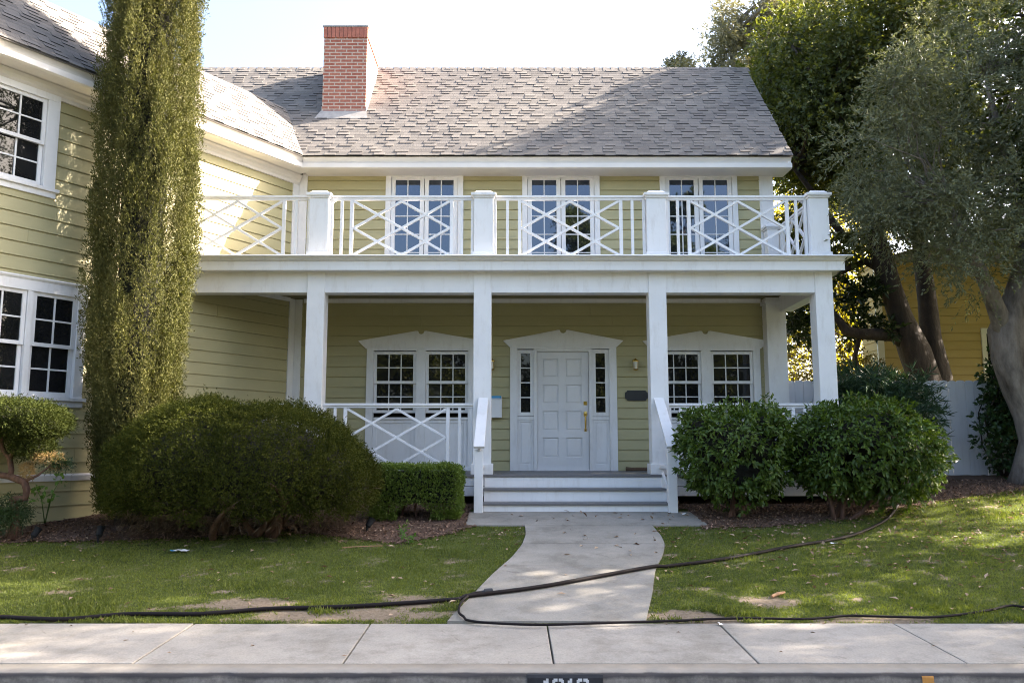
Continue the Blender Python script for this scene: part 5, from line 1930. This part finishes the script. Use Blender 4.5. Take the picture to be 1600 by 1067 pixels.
def on_lawn():
    x, y = random.uniform(-7, 8.2), random.uniform(6.95, 12.5)
    if abs(x) > y * .66 + .2: return None
    dens = .10 + .75 * max(0, min(1, (x - .5) / 3)) * max(0, min(1, (y - 7.2) / 2.5)) + (.35 if y > 9.8 else 0)
    if on_path(x, y): dens = .3 if (y > 9.6 and x > .6) else .05
    if random.random() > dens: return None
    z = gz(x, y)
    if on_path(x, y): z = .197 + .104 * (y - WALK_Y1) + .017
    else: z += .012
    return (x, y, z)
scatter("fallen_leaves", 1300, on_lawn, .062, .036, M_fallen, "dry fallen leaves scattered over lawn, bed and path", "leaves", .006, .25)
def on_walk():
    x, y = random.uniform(-5, 5), random.uniform(5.85, 6.9)
    return (x, y, .1585 + .035 * (y - KERB_Y - .2))
scatter("pavement_leaves", 28, on_walk, .035, .018, M_fallen, "a few dry leaf bits on the pavement", "leaves", .004, .2)

# --- wall lanterns
def lantern(px, py, label):
    Y = WALL - .022
    c = at(px, py, Y)
    t = empty("wall_lantern", c, label, "lamp", "brass lanterns beside the front door")
    X, zc = c.x, c.z
    o = MB()
    o.box(X - .035, X + .035, Y - .02, Y, zc - .02, zc + .11)
    o.tube([(X, Y - .015, zc + .08), (X, Y - .06, zc + .12), (X, Y - .095, zc + .10)], .009, 8)
    yc = Y - .095
    o.lathe([(.012, .115), (.02, .10), (.055, .075), (.062, .065), (.062, .058), (.05, .055)], (X, yc, zc), 8)
    for k in range(4):
        an = math.pi / 4 + k * math.pi / 2
        o.tube([(X + .048 * math.cos(an), yc + .048 * math.sin(an), zc + .06), (X + .042 * math.cos(an), yc + .042 * math.sin(an), zc - .075)], .005, 6)
    o.lathe([(.046, -.072), (.05, -.08), (.03, -.092), (.01, -.10)], (X, yc, zc), 8)
    o.build("bracket", M_brass, t)
    MB().lathe([(.036, -.07), (.042, .0), (.045, .055)], (X, yc, zc), 8).build("glass", M_lampglass, t)
lantern(992, 571, "small brass lantern on the wall right of the front door above the black plaque")
lantern(768.5, 571, "small brass lantern left of the front door, half behind a porch column")
cl_ = at(880, 461, 13.4)
t = empty("ceiling_lamp", (cl_.x, 13.4, CEIL), "small square porch ceiling light above the front steps", "lamp")
MB().box(cl_.x - .12, cl_.x + .12, 13.28, 13.52, CEIL - .03, CEIL - .001).build("base", M_brass, t, bevel=.005)
MB().frustum(cl_.x - .095, cl_.x + .095, 13.305, 13.495, CEIL - .105, CEIL - .031, -.01, -.01).build("shade", M_lampglass, t, bevel=.01)

# --- mailbox with a folded paper
mx0, mx1 = px_x(757, WALL - .05, 636), px_x(784, WALL - .05, 636)
mz0, mz1 = Z(652.5, WALL - .1), Z(624, WALL - .1)
t = empty("mailbox", ((mx0 + mx1) / 2, WALL, mz0), "white wall mailbox beside the left porch column", "mailbox")
Yw = WALL - .023
MB().box(mx0, mx1, Yw - .10, Yw, mz0, mz1).build("box", M_white, t, bevel=.006)
lid = MB(); lid.add([(mx0 - .005, Yw - .11, mz1 + .002), (mx1 + .005, Yw - .11, mz1 + .002), (mx1 + .005, Yw, mz1 + .05), (mx0 - .005, Yw, mz1 + .05),
                     (mx0 - .005, Yw - .11, mz1 + .012), (mx1 + .005, Yw - .11, mz1 + .012), (mx1 + .005, Yw, mz1 + .06), (mx0 - .005, Yw, mz1 + .06)],
                    [(0,3,2,1),(4,5,6,7),(0,1,5,4),(1,2,6,5),(2,3,7,6),(3,0,4,7)])
lid.build("lid", M_white, t, bevel=.003)
nb = MB()
for k in range(4):
    nb.box(mx0 + .02 + .004 * k, mx1 - .01 - .003 * k, Yw - .085 + .012 * k, Yw - .078 + .012 * k, mz1 - .02, mz1 + .062 - .006 * k)
tag(nb.build("folded_paper", M_paper), "blue folded leaflet sticking out of the white mailbox", "leaflet")

# --- black plaque
zc_ = Z(618, WALL); xa_, xb_ = px_x(976, WALL, 618), px_x(1012, WALL, 618)
hh = (Z(610, WALL) - Z(626, WALL)) / 2
prof = [(xa_ + .04, zc_ - hh), (xb_ - .04, zc_ - hh), (xb_ - .035, zc_ - hh * .75), (xb_ - .005, zc_ - hh * .6), (xb_ - .0, zc_), (xb_ - .005, zc_ + hh * .6), (xb_ - .035, zc_ + hh * .75), (xb_ - .04, zc_ + hh),
        (xa_ + .04, zc_ + hh), (xa_ + .035, zc_ + hh * .75), (xa_ + .005, zc_ + hh * .6), (xa_, zc_), (xa_ + .005, zc_ - hh * .6), (xa_ + .035, zc_ - hh * .75)]
o = MB().prism(prof, WALL - .042, WALL - .023).build("wall_plaque", M_black, None, bevel=.004)
tag(o, "blank black scalloped plaque on the wall right of the front door", "plaque")
# --- rolled mat by the wall
mp0, mp1 = px_x(978, WALL - .1, 734), px_x(1014, WALL - .1, 734)
o = MB().tube([(mp0, WALL - .10, FLOOR + .035), (mp0 + .1, WALL - .10, FLOOR + .03), (mp1 - .05, WALL - .10, FLOOR + .032), (mp1, WALL - .1, FLOOR + .033)], [.034, .03, .032, .034], 12, .15).build("rolled_mat", M_mat, None, smooth=True)
tag(o, "brown rolled mat lying on the porch floor against the wall", "mat")

# --- painted house number and orange mark on the kerb
ky = KERB_Y - .004
nx0, nx1 = at(824, 1060, KERB_Y).x, at(942, 1060, KERB_Y).x
t = empty("house_number", ((nx0 + nx1) / 2, KERB_Y, .05), "black painted kerb panel with stencilled white house number", "house number")
def kerb_face(mb, x0, x1, z0, z1, d):
    yb = lambda z: KERB_Y + (z - .118) / .138 * .012 if z < .118 else KERB_Y + (z - .118) / .022 * .008
    zs = sorted({z0, z1} | {z for z in (.118,) if z0 < z < z1})
    for a, b in zip(zs, zs[1:]):
        mb.add([(x0, yb(a) - d, a), (x1, yb(a) - d, a), (x1, yb(b) - d, b), (x0, yb(b) - d, b), (x0, yb(a) + .004, a), (x1, yb(a) + .004, a), (x1, yb(b) + .004, b), (x0, yb(b) + .004, b)],
               [(0,1,2,3),(7,6,5,4),(0,4,5,1),(1,5,6,2),(2,6,7,3),(3,7,4,0)])
pm = MB(); kerb_face(pm, nx0, nx1, .012, .138, .003); pm.build("black_panel", M_blackpaint, t)
def digit(ch, xa, xb):
    mb = MB()
    z0, z1 = .022, .114
    w = xb - xa
    if ch == '1':
        kerb_face(mb, xb - .016, xb, z0, z1, .005)
        kerb_face(mb, xa, xb - .0162, z1 - .028, z1 - .012, .005)
    else:
        m = (xa + xb) / 2
        for s0, s1 in ((xa, xa + .018), (xb - .018, xb)): kerb_face(mb, s0, s1, z0 + .008, z1 - .008, .005)
        for z in ((z0, z0 + .018), (z1 - .018, z1)):
            kerb_face(mb, xa + .008, m - .004, z[0], z[1], .0052); kerb_face(mb, m + .004, xb - .008, z[0], z[1], .0052)
    mb.build("digit", M_digit, t)
for ch_, a, b in (('1', 849, 857), ('0', 863, 881), ('1', 887, 894), ('0', 901, 920)):
    digit(ch_, at(a, 1062, KERB_Y).x, at(b, 1062, KERB_Y).x)
om = MB(); kerb_face(om, at(1441, 1060, KERB_Y).x, at(1459, 1060, KERB_Y).x, .03, .128, .002)
tag(om.build("orange_mark", M_orange), "orange paint mark on the kerb face at the right", "paint mark")
